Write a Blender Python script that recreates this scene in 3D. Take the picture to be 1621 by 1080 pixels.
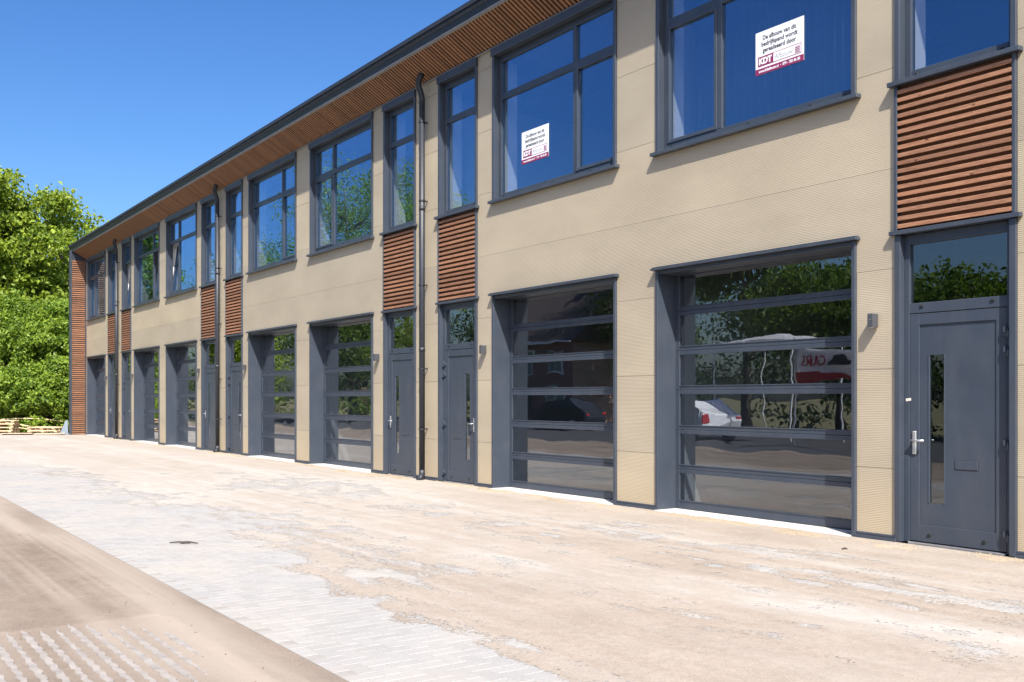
import bpy, bmesh, math, random
import numpy as np
from mathutils import Vector, Matrix

random.seed(7)
RNG = np.random.default_rng(11)
scene = bpy.context.scene
COL = scene.collection
for o in list(bpy.data.objects):
    bpy.data.objects.remove(o)

# ------------------------------------------------------------------ camera, sky, sun, exposure
W, H = 1621.0, 1080.0
FPX = 1576.0
ANG = math.atan(1098.2 / FPX)             # facade direction against the view axis
CAM = Vector((15.99, -9.238, 1.5))
FWD = Vector((-math.cos(ANG), math.sin(ANG), 0))
RGT = Vector((math.sin(ANG), math.cos(ANG), 0))
cd = bpy.data.cameras.new('camera')
cam = bpy.data.objects.new('camera', cd)
COL.objects.link(cam)
cd.sensor_fit = 'HORIZONTAL'
cd.sensor_width = 36.0
cd.lens = 36.0 * FPX / W
cd.shift_y = (632.0 - 540.0) / W
cd.clip_start = 0.05
cd.clip_end = 3000
cam.location = CAM
cam.rotation_euler = FWD.to_track_quat('-Z', 'Y').to_euler()
scene.camera = cam

SUN = Vector((1.8, -1.0, 2.45)).normalized()
elev = math.asin(SUN.z)
world = bpy.data.worlds.new('World')
scene.world = world
world.use_nodes = True
wn = world.node_tree
bg = wn.nodes['Background']
sky = wn.nodes.new('ShaderNodeTexSky')
sky.sky_type = 'NISHITA'
sky.sun_disc = False
sky.sun_elevation = elev
sky.sun_rotation = math.atan2(SUN.x, SUN.y)
sky.air_density = 1.0
sky.dust_density = 2.6
sky.ozone_density = 4.0
hsv = wn.nodes.new('ShaderNodeHueSaturation')      # the photograph's rich blue
hsv.inputs['Saturation'].default_value = 1.15
hsv.inputs['Hue'].default_value = 0.503
gam = wn.nodes.new('ShaderNodeGamma')
gam.inputs['Gamma'].default_value = 1.3
wn.links.new(sky.outputs['Color'], gam.inputs['Color'])
wn.links.new(gam.outputs['Color'], hsv.inputs['Color'])
wn.links.new(hsv.outputs['Color'], bg.inputs['Color'])
bg.inputs['Strength'].default_value = 0.066

sl = bpy.data.lights.new('sun', 'SUN')
sl.energy = 5.0
sl.angle = math.radians(0.53)
sl.color = (1.0, 0.955, 0.89)
so = bpy.data.objects.new('sun', sl)
COL.objects.link(so)
so.rotation_euler = SUN.to_track_quat('Z', 'Y').to_euler()
so.location = (10, -20, 30)

scene.view_settings.view_transform = 'Standard'
scene.view_settings.look = 'None'
scene.view_settings.gamma = 1.0
scene.view_settings.exposure = 1.0
scene.render.engine = 'CYCLES'
scene.render.resolution_x = 1024
scene.render.resolution_y = 682
try:
    scene.cycles.transparent_max_bounces = 24
    scene.cycles.max_bounces = 8
    scene.cycles.caustics_reflective = False
    scene.cycles.caustics_refractive = False
except Exception:
    pass

# ------------------------------------------------------------------ helpers
class MB:
    def __init__(s):
        s.v = []; s.f = []
    def box(s, x0, x1, y0, y1, z0, z1):
        b = len(s.v)
        s.v += [(x0,y0,z0),(x1,y0,z0),(x1,y1,z0),(x0,y1,z0),(x0,y0,z1),(x1,y0,z1),(x1,y1,z1),(x0,y1,z1)]
        s.f += [tuple(b+i for i in q) for q in ((0,3,2,1),(4,5,6,7),(0,1,5,4),(1,2,6,5),(2,3,7,6),(3,0,4,7))]
        return s
    def prism(s, pts, axis, a0, a1):
        """pts: 2-D outline, extruded along axis from a0 to a1. x: (y,z), y: (x,z), z: (x,y)"""
        n = len(pts); b = len(s.v)
        for a in (a0, a1):
            for p in pts:
                s.v.append({'x': (a, p[0], p[1]), 'y': (p[0], a, p[1]), 'z': (p[0], p[1], a)}[axis])
        area = sum(pts[i][0]*pts[(i+1) % n][1]-pts[(i+1) % n][0]*pts[i][1] for i in range(n))
        A = [b+i for i in range(n)]; B = [b+n+i for i in range(n)]
        flip = (area > 0) != (axis == 'y')
        s.f.append(tuple(reversed(A)) if flip else tuple(A))
        s.f.append(tuple(B) if flip else tuple(reversed(B)))
        for i in range(n):
            j = (i+1) % n
            q = (A[i], A[j], B[j], B[i])
            s.f.append(q if flip else tuple(reversed(q)))
        return s
    def tube(s, pts, r, seg=10, cap=True):
        pts = [Vector(p) for p in pts]
        rr = r if isinstance(r, (list, tuple)) else [r]*len(pts)
        b = len(s.v); up = None
        for i, p in enumerate(pts):
            d = (pts[min(i+1, len(pts)-1)]-pts[max(i-1, 0)]).normalized()
            if up is None:
                up = Vector((0, 0, 1)) if abs(d.z) < .9 else Vector((1, 0, 0))
            sx = d.cross(up).normalized(); up = sx.cross(d).normalized()
            for k in range(seg):
                a = 2*math.pi*k/seg
                s.v.append(tuple(p+(sx*math.cos(a)+up*math.sin(a))*rr[i]))
        for i in range(len(pts)-1):
            for k in range(seg):
                k2 = (k+1) % seg
                s.f.append((b+i*seg+k, b+i*seg+k2, b+(i+1)*seg+k2, b+(i+1)*seg+k))
        if cap:
            s.f.append(tuple(b+k for k in reversed(range(seg))))
            e = b+(len(pts)-1)*seg
            s.f.append(tuple(e+k for k in range(seg)))
        return s
    def mesh(s, name, mat, smooth=False):
        m = bpy.data.meshes.new(name)
        m.from_pydata(s.v, [], s.f)
        m.materials.append(mat)
        if smooth:
            m.polygons.foreach_set('use_smooth', [True]*len(m.polygons))
        m.update()
        return m
    def build(s, name, mat, parent=None, loc=None, smooth=False, bevel=0):
        return link(name, s.mesh(name, mat, smooth), parent, loc, bevel=bevel)

def link(name, mesh, parent=None, loc=None, rot=None, bevel=0):
    o = bpy.data.objects.new(name, mesh)
    COL.objects.link(o)
    if parent is not None:
        o.parent = parent
    if loc is not None:
        o.location = loc
    if rot is not None:
        o.rotation_euler = rot
    if bevel:
        md = o.modifiers.new('bevel', 'BEVEL')
        md.width = bevel; md.segments = 1; md.limit_method = 'ANGLE'
    return o

def tag(o, label=None, cat=None, group=None, kind=None):
    if label: o['label'] = label
    if cat: o['category'] = cat
    if group: o['group'] = group
    if kind: o['kind'] = kind
    return o

def empty(name, loc=(0, 0, 0), parent=None, rz=0):
    o = bpy.data.objects.new(name, None)
    COL.objects.link(o)
    o.location = loc
    o.rotation_euler = (0, 0, rz)
    o.empty_display_size = .2
    if parent is not None:
        o.parent = parent
    return o

def fastmesh(name, V, F, mat, smooth=False):
    """V (n,3), F (m,k) numpy"""
    V = np.asarray(V, np.float32); F = np.asarray(F, np.int32)
    m = bpy.data.meshes.new(name)
    k = F.shape[1]
    m.vertices.add(len(V)); m.vertices.foreach_set('co', V.ravel())
    m.loops.add(F.size); m.loops.foreach_set('vertex_index', F.ravel())
    m.polygons.add(len(F))
    m.polygons.foreach_set('loop_start', np.arange(len(F), dtype=np.int32)*k)
    m.polygons.foreach_set('loop_total', np.full(len(F), k, np.int32))
    m.polygons.foreach_set('use_smooth', np.full(len(F), smooth, bool))
    m.materials.append(mat)
    m.update(calc_edges=True)
    m.validate()
    return m

def hash2(ix, iy, seed):
    n = (ix.astype(np.int64)*374761393 + iy.astype(np.int64)*668265263 + seed*1274126177) & 0x7fffffff
    n = ((n ^ (n >> 13))*1274126177) & 0x7fffffff
    return ((n ^ (n >> 16)) & 0xffff)/65535.0

def vnoise(x, y, seed=0):
    ix = np.floor(x); iy = np.floor(y)
    fx = x-ix; fy = y-iy
    fx = fx*fx*(3-2*fx); fy = fy*fy*(3-2*fy)
    a = hash2(ix, iy, seed); b = hash2(ix+1, iy, seed); c = hash2(ix, iy+1, seed); d = hash2(ix+1, iy+1, seed)
    return (a*(1-fx)+b*fx)*(1-fy)+(c*(1-fx)+d*fx)*fy

def fbm(x, y, oct=4, seed=0):
    t = np.zeros_like(x); amp = .5; tot = 0
    for i in range(oct):
        t = t+amp*vnoise(x, y, seed+i*17); tot += amp
        x = x*2.03+5.1; y = y*2.03+1.7; amp *= .5
    return t/tot

# ------------------------------------------------------------------ materials
def newmat(name):
    m = bpy.data.materials.new(name)
    m.use_nodes = True
    nt = m.node_tree
    return m, nt, nt.nodes['Principled BSDF']

def nd(nt, t, **kw):
    n = nt.nodes.new(t)
    for k, v in kw.items():
        setattr(n, k, v)
    return n

def ramp(nt, fac, stops):
    r = nd(nt, 'ShaderNodeValToRGB')
    el = r.color_ramp.elements
    while len(el) < len(stops):
        el.new(.5)
    for e, (p, c) in zip(el, stops):
        e.position = p
        e.color = (*c, 1) if len(c) == 3 else c
    if fac is not None:
        nt.links.new(fac, r.inputs['Fac'])
    return r

def noise(nt, vec, scale, detail=4, rough=.55):
    n = nd(nt, 'ShaderNodeTexNoise')
    n.inputs['Scale'].default_value = scale
    n.inputs['Detail'].default_value = detail
    n.inputs['Roughness'].default_value = rough
    if vec is not None:
        nt.links.new(vec, n.inputs['Vector'])
    return n

def geopos(nt, scale=None):
    g = nd(nt, 'ShaderNodeNewGeometry')
    if scale is None:
        return g.outputs['Position']
    mp = nd(nt, 'ShaderNodeMapping')
    mp.inputs['Scale'].default_value = scale
    nt.links.new(g.outputs['Position'], mp.inputs['Vector'])
    return mp.outputs['Vector']

def bump(nt, h, p, strength, dist):
    b = nd(nt, 'ShaderNodeBump')
    b.inputs['Strength'].default_value = strength
    b.inputs['Distance'].default_value = dist
    nt.links.new(h, b.inputs['Height'])
    nt.links.new(b.outputs['Normal'], p.inputs['Normal'])
    return b

def mixcol(nt, fac, a, b, mode='MIX'):
    m = nd(nt, 'ShaderNodeMix', data_type='RGBA', blend_type=mode)
    for sock, v in ((m.inputs[0], fac), (m.inputs[6], a), (m.inputs[7], b)):
        if isinstance(v, (int, float)):
            sock.default_value = v
        elif isinstance(v, tuple):
            sock.default_value = (*v, 1)
        else:
            nt.links.new(v, sock)
    return m.outputs[2]

def simple(name, col, rough=.5, metal=0.0, var=.12, vscale=3.0, bmp=0.0, bscale=60, spec=None):
    m, nt, p = newmat(name)
    pos = geopos(nt)
    n = noise(nt, pos, vscale, 5)
    lo = tuple(c*(1-var) for c in col); hi = tuple(min(1, c*(1+var)) for c in col)
    r = ramp(nt, n.outputs['Fac'], [(.3, lo), (.7, hi)])
    nt.links.new(r.outputs['Color'], p.inputs['Base Color'])
    p.inputs['Roughness'].default_value = rough
    p.inputs['Metallic'].default_value = metal
    if spec is not None:
        p.inputs['Specular IOR Level'].default_value = spec
    if bmp:
        n2 = noise(nt, pos, bscale, 3)
        bump(nt, n2.outputs['Fac'], p, bmp, .004)
    return m

M = {}
# bronze micro-ribbed cladding
m, nt, p = newmat('bronze_cladding')
pos = geopos(nt)
sep = nd(nt, 'ShaderNodeSeparateXYZ'); nt.links.new(pos, sep.inputs[0])
mu = nd(nt, 'ShaderNodeMath', operation='MULTIPLY'); nt.links.new(sep.outputs['Z'], mu.inputs[0]); mu.inputs[1].default_value = 2*math.pi/0.0185
sn = nd(nt, 'ShaderNodeMath', operation='SINE'); nt.links.new(mu.outputs[0], sn.inputs[0])
bump(nt, sn.outputs[0], p, .26, .003)
n = noise(nt, geopos(nt, (.5, .5, 1.2)), 1.2, 4)
oi = nd(nt, 'ShaderNodeObjectInfo')
r = ramp(nt, n.outputs['Fac'], [(.3, (.385, .325, .235)), (.7, (.46, .392, .285))])
r2 = ramp(nt, oi.outputs['Random'], [(0, (.92, .92, .93)), (1, (1.05, 1.04, 1.0))])
c = mixcol(nt, 1.0, r.outputs['Color'], r2.outputs['Color'], 'MULTIPLY')
# dust splashed up from the sand
nz = noise(nt, geopos(nt, (1, 1, .35)), 9, 5, .7)
dz_ = nd(nt, 'ShaderNodeMapRange'); nt.links.new(sep.outputs['Z'], dz_.inputs['Value'])
dz_.inputs['From Min'].default_value = .75; dz_.inputs['From Max'].default_value = .0
mm_ = nd(nt, 'ShaderNodeMath', operation='MULTIPLY'); nt.links.new(dz_.outputs[0], mm_.inputs[0]); nt.links.new(nz.outputs['Fac'], mm_.inputs[1])
c = mixcol(nt, mm_.outputs[0], c, (.50, .39, .25))
nt.links.new(c, p.inputs['Base Color'])
p.inputs['Metallic'].default_value = .15
p.inputs['Roughness'].default_value = .5
M['bronze'] = m

M['anthracite'] = simple('anthracite_metal', (.040, .050, .068), .4, 0.0, .10, 2.0, .03, 120)
M['frame'] = simple('anthracite_frame', (.038, .049, .068), .36, 0.0, .08, 2.0)
M['fascia'] = simple('blue_grey_fascia', (.018, .032, .060), .35, .0, .10, 1.5)
M['blackpipe'] = simple('black_pipe_metal', (.018, .021, .028), .5, 0.0, .15, 3)
M['cap'] = simple('black_cap', (.012, .012, .013), .5)
M['trimgrey'] = simple('grey_soffit_trim', (.20, .20, .20), .5)
M['steel'] = simple('brushed_steel', (.62, .63, .64), .32, .85, .06, 30)
M['lampside'] = simple('lamp_housing', (.055, .058, .066), .45)
M['dark'] = simple('dark_backing', (.012, .012, .014), .9)
M['white'] = simple('white_plaster', (.74, .74, .73), .85, 0, .04, 2)
M['intfloor'] = simple('interior_concrete', (.22, .21, .20), .55, 0, .18, .8)
M['intdark'] = simple('unpainted_blockwork', (.10, .10, .105), .9, 0, .2, 3)
M['deck'] = simple('ceiling_deck', (.20, .22, .25), .6, .2, .06, 1)
M['concrete'] = simple('threshold_concrete', (.47, .455, .43), .8, 0, .16, 6, .3, 80)
M['roof'] = simple('roofing_felt', (.05, .05, .055), .9)
M['tape'] = simple('pale_tape', (.65, .6, .52), .7)

def woodmat(name, c0, c1, c2, axis_scale, knots=True, grainscale=1.0):
    m, nt, p = newmat(name)
    tc = nd(nt, 'ShaderNodeTexCoord')
    oi = nd(nt, 'ShaderNodeObjectInfo')
    off = nd(nt, 'ShaderNodeVectorMath', operation='SCALE')
    off.inputs[0].default_value = (17.3, 9.1, 13.7)
    nt.links.new(oi.outputs['Random'], off.inputs['Scale'])
    ad = nd(nt, 'ShaderNodeVectorMath', operation='ADD')
    nt.links.new(tc.outputs['Object'], ad.inputs[0]); nt.links.new(off.outputs[0], ad.inputs[1])
    mp = nd(nt, 'ShaderNodeMapping')
    mp.inputs['Scale'].default_value = axis_scale
    nt.links.new(ad.outputs[0], mp.inputs['Vector'])
    n = noise(nt, mp.outputs[0], 3*grainscale, 6, .65)
    n.inputs['Distortion'].default_value = 1.2
    r = ramp(nt, n.outputs['Fac'], [(.25, c0), (.5, c1), (.75, c2)])
    rb = ramp(nt, oi.outputs['Random'], [(0, (.78, .76, .74)), (.5, (.98, .98, .98)), (1, (1.2, 1.16, 1.10))])
    c = mixcol(nt, 1.0, r.outputs['Color'], rb.outputs['Color'], 'MULTIPLY')
    if knots:
        mp2 = nd(nt, 'ShaderNodeMapping'); mp2.inputs['Scale'].default_value = (4.5, 9, 9)
        nt.links.new(ad.outputs[0], mp2.inputs['Vector'])
        vo = nd(nt, 'ShaderNodeTexVoronoi'); vo.inputs['Scale'].default_value = 1.1
        nt.links.new(mp2.outputs[0], vo.inputs['Vector'])
        rk = ramp(nt, vo.outputs['Distance'], [(.05, (.28, .22, .2)), (.13, (1, 1, 1))])
        c = mixcol(nt, 1.0, c, rk.outputs['Color'], 'MULTIPLY')
    nt.links.new(c, p.inputs['Base Color'])
    p.inputs['Roughness'].default_value = .62
    bump(nt, n.outputs['Fac'], p, .25, .003)
    return m
M['wood'] = woodmat('thermo_wood', (.10, .044, .025), (.265, .127, .07), (.40, .215, .122), (1.6, 20, 38))
M['soffitwood'] = woodmat('soffit_wood', (.175, .082, .040), (.25, .122, .060), (.32, .165, .085), (14, 1.0, 14), False)
M['pallet'] = woodmat('pale_pallet_wood', (.42, .31, .18), (.58, .45, .28), (.68, .55, .37), (2, 8, 12), False)
M['oldplank'] = woodmat('weathered_plank', (.30, .23, .16), (.42, .33, .23), (.52, .42, .31), (2, 8, 12), False)

M['woodback'] = simple('brown_backing', (.15, .072, .04), .9)
def glassmat(name, tint, refl, wav, wscale, power=3.2, rough=0.0, wax=(1, 1, 1), gcol=(.93, .96, 1.0)):
    """pane: mirror reflection that grows towards grazing angles over a tinted see-through body"""
    m = bpy.data.materials.new(name); m.use_nodes = True
    nt = m.node_tree; nt.nodes.clear()
    out = nd(nt, 'ShaderNodeOutputMaterial')
    mix = nd(nt, 'ShaderNodeMixShader')
    tr = nd(nt, 'ShaderNodeBsdfTransparent'); tr.inputs['Color'].default_value = (*tint, 1)
    gl = nd(nt, 'ShaderNodeBsdfGlossy'); gl.inputs['Roughness'].default_value = rough
    gl.inputs['Color'].default_value = (*gcol, 1)
    lw = nd(nt, 'ShaderNodeLayerWeight'); lw.inputs['Blend'].default_value = .5
    pw = nd(nt, 'ShaderNodeMath', operation='POWER'); nt.links.new(lw.outputs['Facing'], pw.inputs[0]); pw.inputs[1].default_value = power
    mr = nd(nt, 'ShaderNodeMapRange'); nt.links.new(pw.outputs[0], mr.inputs['Value'])
    mr.inputs['To Min'].default_value = refl[0]; mr.inputs['To Max'].default_value = refl[1]
    nt.links.new(mr.outputs[0], mix.inputs['Fac'])
    nt.links.new(tr.outputs[0], mix.inputs[1]); nt.links.new(gl.outputs[0], mix.inputs[2])
    nt.links.new(mix.outputs[0], out.inputs['Surface'])
    if wav:
        n = noise(nt, geopos(nt, wax), wscale, 1.5, .4)
        oi = nd(nt, 'ShaderNodeObjectInfo')
        b = nd(nt, 'ShaderNodeBump'); b.inputs['Strength'].default_value = 1.0; b.inputs['Distance'].default_value = wav
        nt.links.new(n.outputs['Fac'], b.inputs['Height'])
        nt.links.new(b.outputs['Normal'], gl.inputs['Normal'])
    return m
for _m in (M['anthracite'], M['frame']):      # dusty, streaked coating
    nt = _m.node_tree; p = nt.nodes['Principled BSDF']
    src_ = p.inputs['Base Color'].links[0].from_socket
    n1 = noise(nt, geopos(nt, (1.5, 1.5, .6)), 3.0, 6, .7)
    n2 = noise(nt, geopos(nt), 2.2, 4, .6)
    rr_ = ramp(nt, n1.outputs['Fac'], [(.45, (0, 0, 0)), (.8, (.10, .10, .10))])
    nt.links.new(mixcol(nt, rr_.outputs['Color'], src_, (.20, .18, .155)), p.inputs['Base Color'])
    rg = nd(nt, 'ShaderNodeMapRange'); nt.links.new(n2.outputs['Fac'], rg.inputs['Value'])
    rg.inputs['To Min'].default_value = .26; rg.inputs['To Max'].default_value = .52
    nt.links.new(rg.outputs[0], p.inputs['Roughness'])
M['glass'] = glassmat('window_glass', (.90, .93, .96), (.16, .9), .0012, 1.3, 2.4, 0, (1, 1, 1), (.46, .72, 1.0))
M['doorglass'] = glassmat('door_glass', (.72, .76, .78), (.10, .85), .0008, 2.0, 2.6)
M['polyglass'] = glassmat('acrylic_sheet', (.70, .73, .76), (.14, .88), .0016, 1.5, 2.6, 0.0, (1, 1, 2.0))

# ground materials
def sandmat(name, tan, dark, pale, attr=None, grain=.5, cover=False):
    m, nt, p = newmat(name)
    pos = geopos(nt)
    n1 = noise(nt, pos, 1.1, 5, .6)
    n2 = noise(nt, pos, 90, 3, .7)
    n3 = noise(nt, pos, 14, 4, .6)
    r = ramp(nt, n1.outputs['Fac'], [(.3, dark), (.62, tan)])
    g = ramp(nt, n2.outputs['Fac'], [(.30, (.70, .68, .66)), (.5, (1, 1, 1)), (.72, (1.12, 1.12, 1.12))])
    c = mixcol(nt, 1.0, r.outputs['Color'], g.outputs['Color'], 'MULTIPLY')
    g3 = ramp(nt, n3.outputs['Fac'], [(.3, (.9, .9, .9)), (.7, (1.06, 1.06, 1.06))])
    c = mixcol(nt, 1.0, c, g3.outputs['Color'], 'MULTIPLY')
    if attr:
        a = nd(nt, 'ShaderNodeAttribute'); a.attribute_name = attr
        c = mixcol(nt, a.outputs['Fac'], c, pale)
    nt.links.new(c, p.inputs['Base Color'])
    p.inputs['Roughness'].default_value = .95
    p.inputs['Specular IOR Level'].default_value = .1
    add = nd(nt, 'ShaderNodeMath', operation='ADD')
    nt.links.new(n2.outputs['Fac'], add.inputs[0]); nt.links.new(n3.outputs['Fac'], add.inputs[1])
    bump(nt, add.outputs[0], p, grain, .006)
    if cover:                                  # thin film: grains thin out towards the edge of a drift
        a = nd(nt, 'ShaderNodeAttribute'); a.attribute_name = 'cover'
        n4 = noise(nt, pos, 30, 2.5, .6)
        sb = nd(nt, 'ShaderNodeMath', operation='SUBTRACT'); nt.links.new(n4.outputs['Fac'], sb.inputs[0]); sb.inputs[1].default_value = .5
        ml = nd(nt, 'ShaderNodeMath', operation='MULTIPLY_ADD'); nt.links.new(sb.outputs[0], ml.inputs[0]); ml.inputs[1].default_value = 1.7
        nt.links.new(a.outputs['Fac'], ml.inputs[2])
        mr = nd(nt, 'ShaderNodeMapRange'); nt.links.new(ml.outputs[0], mr.inputs['Value'])
        mr.inputs['From Min'].default_value = .46; mr.inputs['From Max'].default_value = .54
        tr = nd(nt, 'ShaderNodeBsdfTransparent'); mx = nd(nt, 'ShaderNodeMixShader')
        nt.links.new(mr.outputs[0], mx.inputs['Fac']); nt.links.new(tr.outputs[0], mx.inputs[1]); nt.links.new(p.outputs[0], mx.inputs[2])
        nt.links.new(mx.outputs[0], nt.nodes['Material Output'].inputs['Surface'])
    return m
M['sand'] = sandmat('dry_sand', cover=True, tan=(.300, .254, .209), dark=(.258, .216, .176), pale=(.365, .342, .310), attr='pale')
M['road'] = sandmat('packed_sand', (.22, .178, .142), (.155, .123, .098), (.295, .25, .206), 'pale', .8)
M['gravelsand'] = sandmat('coarse_sand', (.38, .315, .235), (.31, .25, .18), (.6, .5, .4), None, .9)
M['earth'] = sandmat('earth', (.17, .15, .085), (.10, .11, .05), (.3, .3, .2), None, .6)

m, nt, p = newmat('concrete_paver')
pos = geopos(nt)
at = nd(nt, 'ShaderNodeAttribute'); at.attribute_name = 'rnd'
oi = nd(nt, 'ShaderNodeObjectInfo')
n1 = noise(nt, pos, .9, 5, .6)
n2 = noise(nt, pos, 70, 3, .7)
n3 = noise(nt, pos, 5, 5, .65)
r = ramp(nt, at.outputs['Fac'], [(0, (.255, .248, .238)), (1, (.29, .282, .27))])
g = ramp(nt, n2.outputs['Fac'], [(.3, (.84, .84, .84)), (.7, (1.1, 1.1, 1.1))])
c = mixcol(nt, 1.0, r.outputs['Color'], g.outputs['Color'], 'MULTIPLY')
d1 = ramp(nt, n1.outputs['Fac'], [(.40, (0, 0, 0)), (.68, (.55, .55, .55))])
c = mixcol(nt, d1.outputs['Color'], c, (.34, .30, .255))
d2 = ramp(nt, n3.outputs['Fac'], [(.50, (0, 0, 0)), (.75, (.5, .5, .5))])
c = mixcol(nt, d2.outputs['Color'], c, (.325, .31, .285))
nt.links.new(c, p.inputs['Base Color'])
p.inputs['Roughness'].default_value = .9
bump(nt, n2.outputs['Fac'], p, .3, .003)
M['paver'] = m

M['bluepaver'] = simple('grey_road_paver', (.245, .222, .200), .9, 0, .22, 9, .3, 70)

def leafmat(name, dark, light, trans):
    m, nt, p = newmat(name)
    a = nd(nt, 'ShaderNodeAttribute'); a.attribute_name = 'rnd'
    r = ramp(nt, a.outputs['Fac'], [(0, dark), (1, light)])
    nt.links.new(r.outputs['Color'], p.inputs['Base Color'])
    p.inputs['Roughness'].default_value = .5
    p.inputs['Specular IOR Level'].default_value = .3
    tl = nd(nt, 'ShaderNodeBsdfTranslucent')
    hs = mixcol(nt, 1.0, r.outputs['Color'], trans, 'MULTIPLY')
    nt.links.new(hs, tl.inputs['Color'])
    mx = nd(nt, 'ShaderNodeMixShader'); mx.inputs['Fac'].default_value = .42
    out = nt.nodes['Material Output']
    nt.links.new(p.outputs[0], mx.inputs[1]); nt.links.new(tl.outputs[0], mx.inputs[2])
    nt.links.new(mx.outputs[0], out.inputs['Surface'])
    return m
M['leafA'] = leafmat('spring_leaves', (.070, .130, .018), (.35, .43, .06), (1.5, 1.5, .7))  # light end raised to paint sunlit highlights into the leaf colour
M['leafB'] = leafmat('fresh_shrub_leaves', (.06, .125, .018), (.30, .40, .055), (1.5, 1.5, .7))
M['leafC'] = leafmat('mid_green_leaves', (.05, .10, .018), (.15, .22, .035), (1.3, 1.4, .7))
M['bark'] = simple('bark', (.11, .085, .062), .9, 0, .35, 8, .6, 25)
M['brick'] = None

# ------------------------------------------------------------------ ground, paving, road
EXT = 900.0
gm = MB(); gm.v = [(-EXT, -EXT, -.06), (EXT, -EXT, -.06), (EXT, EXT, -.06), (-EXT, EXT, -.06)]; gm.f = [(0, 1, 2, 3)]
tag(gm.build('ground', M['earth']), kind='structure')

Y_EDGE = -6.92
PX0, PX1 = -46.0, 24.0
# bedding sheet of the paving: joints show it
bedding = MB().box(PX0, PX1, Y_EDGE, 0.0, -.055, -.0035)
paving = tag(bedding.build('paving', simple('joint_sand', (.25, .232, .21), .95, 0, .1, 8)), kind='structure')

# herringbone pavers, aligned with the facade
L_, B_ = .21, .105
GAP = .004
pv = []
nx = int((PX1-PX0)/B_)+4
for j in range(-2, int(-Y_EDGE/B_)+3):
    for i in range(-2, nx):
        t = (i - j) % 4
        x = -9.0+i*B_; y = Y_EDGE+j*B_
        if x > 18.5:
            continue
        if t == 0:
            pv.append((x+L_/2, y+B_/2, 0))
        elif t == 2:
            # vertical stone covers (i,j) and (i,j+1)
            pass
        if t == 3:
            pv.append((x+B_/2, y+L_/2, 1)) if True else None
# (tiling: horizontal starts where (i-j)%4==0, vertical ones start where (i-j)%4==3)
pv = [q for q in pv if Y_EDGE+.05 < q[1] < -.08 and q[0] > -9]
def dist_cam(q):
    return (q[0]-CAM.x)**2+(q[1]-CAM.y)**2
def in_view(q):
    d = Vector((q[0], q[1], 0))-Vector((CAM.x, CAM.y, 0))
    z = d.dot(FWD)
    if z < 1: return False
    u = 810.5+FPX*d.dot(RGT)/z; v = 632+FPX*1.5/z
    return -10 < u < 1631 and v < 1090
# sand cover heights ------------------------------------------------
def sand_h(x, y):
    n = fbm(x*.7+3.1, y*1.7, 5, 3)-.5
    n2 = fbm(x*2.9, y*6.5+7, 4, 9)-.5
    base = np.interp(y, [-6.92, -6.35, -5.95, -5.5, -4.2, -3.2, -2.6, -1.9, -1.2, -.7, 0],
                     [-.45, -.42, -.02, .15, .17, .12, .06, .06, .12, .4, .5])
    base = base-.34*np.clip((10-x)/5, 0, 1)*np.clip((-4.3-y)/1.2, 0, 1)
    base = base+.12*np.clip((0-x)/6, 0, 1)
    return base+n*.55+n2*.62
vis = [q for q in pv if in_view(q)]
vx = np.array([q[0] for q in vis]); vy = np.array([q[1] for q in vis])
hv = sand_h(vx, vy)
order = sorted(range(len(vis)), key=lambda k: dist_cam(vis[k])+(400 if hv[k] > .06 else 0))
near = set(order[:290])
nearset = set((round(vis[k][0], 3), round(vis[k][1], 3)) for k in near)
def paver_mesh(l, b):
    bm = bmesh.new()
    c = .004; hh = 0.0
    hx, hy = l/2-GAP/2, b/2-GAP/2
    lo = [bm.verts.new((sx*hx, sy*hy, -.05)) for sx, sy in ((-1, -1), (1, -1), (1, 1), (-1, 1))]
    mi = [bm.verts.new((sx*hx, sy*hy, -.005)) for sx, sy in ((-1, -1), (1, -1), (1, 1), (-1, 1))]
    up = [bm.verts.new((sx*(hx-c), sy*(hy-c), 0)) for sx, sy in ((-1, -1), (1, -1), (1, 1), (-1, 1))]
    bm.faces.new(up)
    for k in range(4):
        j = (k+1) % 4
        bm.faces.new((mi[k], mi[j], up[j], up[k]))
        bm.faces.new((lo[k], lo[j], mi[j], mi[k]))
    me = bpy.data.meshes.new('paver'); bm.to_mesh(me); bm.free()
    me.materials.append(M['paver'])
    return me
pm = []
for rv in (.1, .35, .6, .85):
    for (l, b) in ((L_, B_), (B_, L_)):
        me = paver_mesh(l, b)
        a = me.attributes.new('rnd', 'FLOAT', 'POINT'); a.data.foreach_set('value', [rv]*len(me.vertices))
        pm.append(me)
far_v, far_f, far_r = [], [], []
src = [np.array([v.co[:] for v in me.vertices]) for me in pm[:2]]
srcf = [[tuple(pp.vertices) for pp in me.polygons] for me in pm[:2]]
for q in pv:
    dz = random.uniform(-.0010, -.0002)
    if (round(q[0], 3), round(q[1], 3)) in nearset:
        o = link('paver', pm[random.randrange(4)*2+q[2]], paving, (q[0], q[1], dz), (random.uniform(-.002, .002), random.uniform(-.002, .002), random.uniform(-.010, .010)))
    else:
        b = len(far_v)*12
        far_v.append(src[q[2]]+np.array((q[0], q[1], dz)))
        far_f += [tuple(b+i for i in f) for f in srcf[q[2]]]
        far_r += [random.random()]*12
fv = np.concatenate(far_v)
fm = fastmesh('remaining_pavers', fv, np.array(far_f), M['paver'])
a = fm.attributes.new('rnd', 'FLOAT', 'POINT'); a.data.foreach_set('value', far_r)
tag(link('remaining_pavers', fm, paving), kind='stuff')

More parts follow.
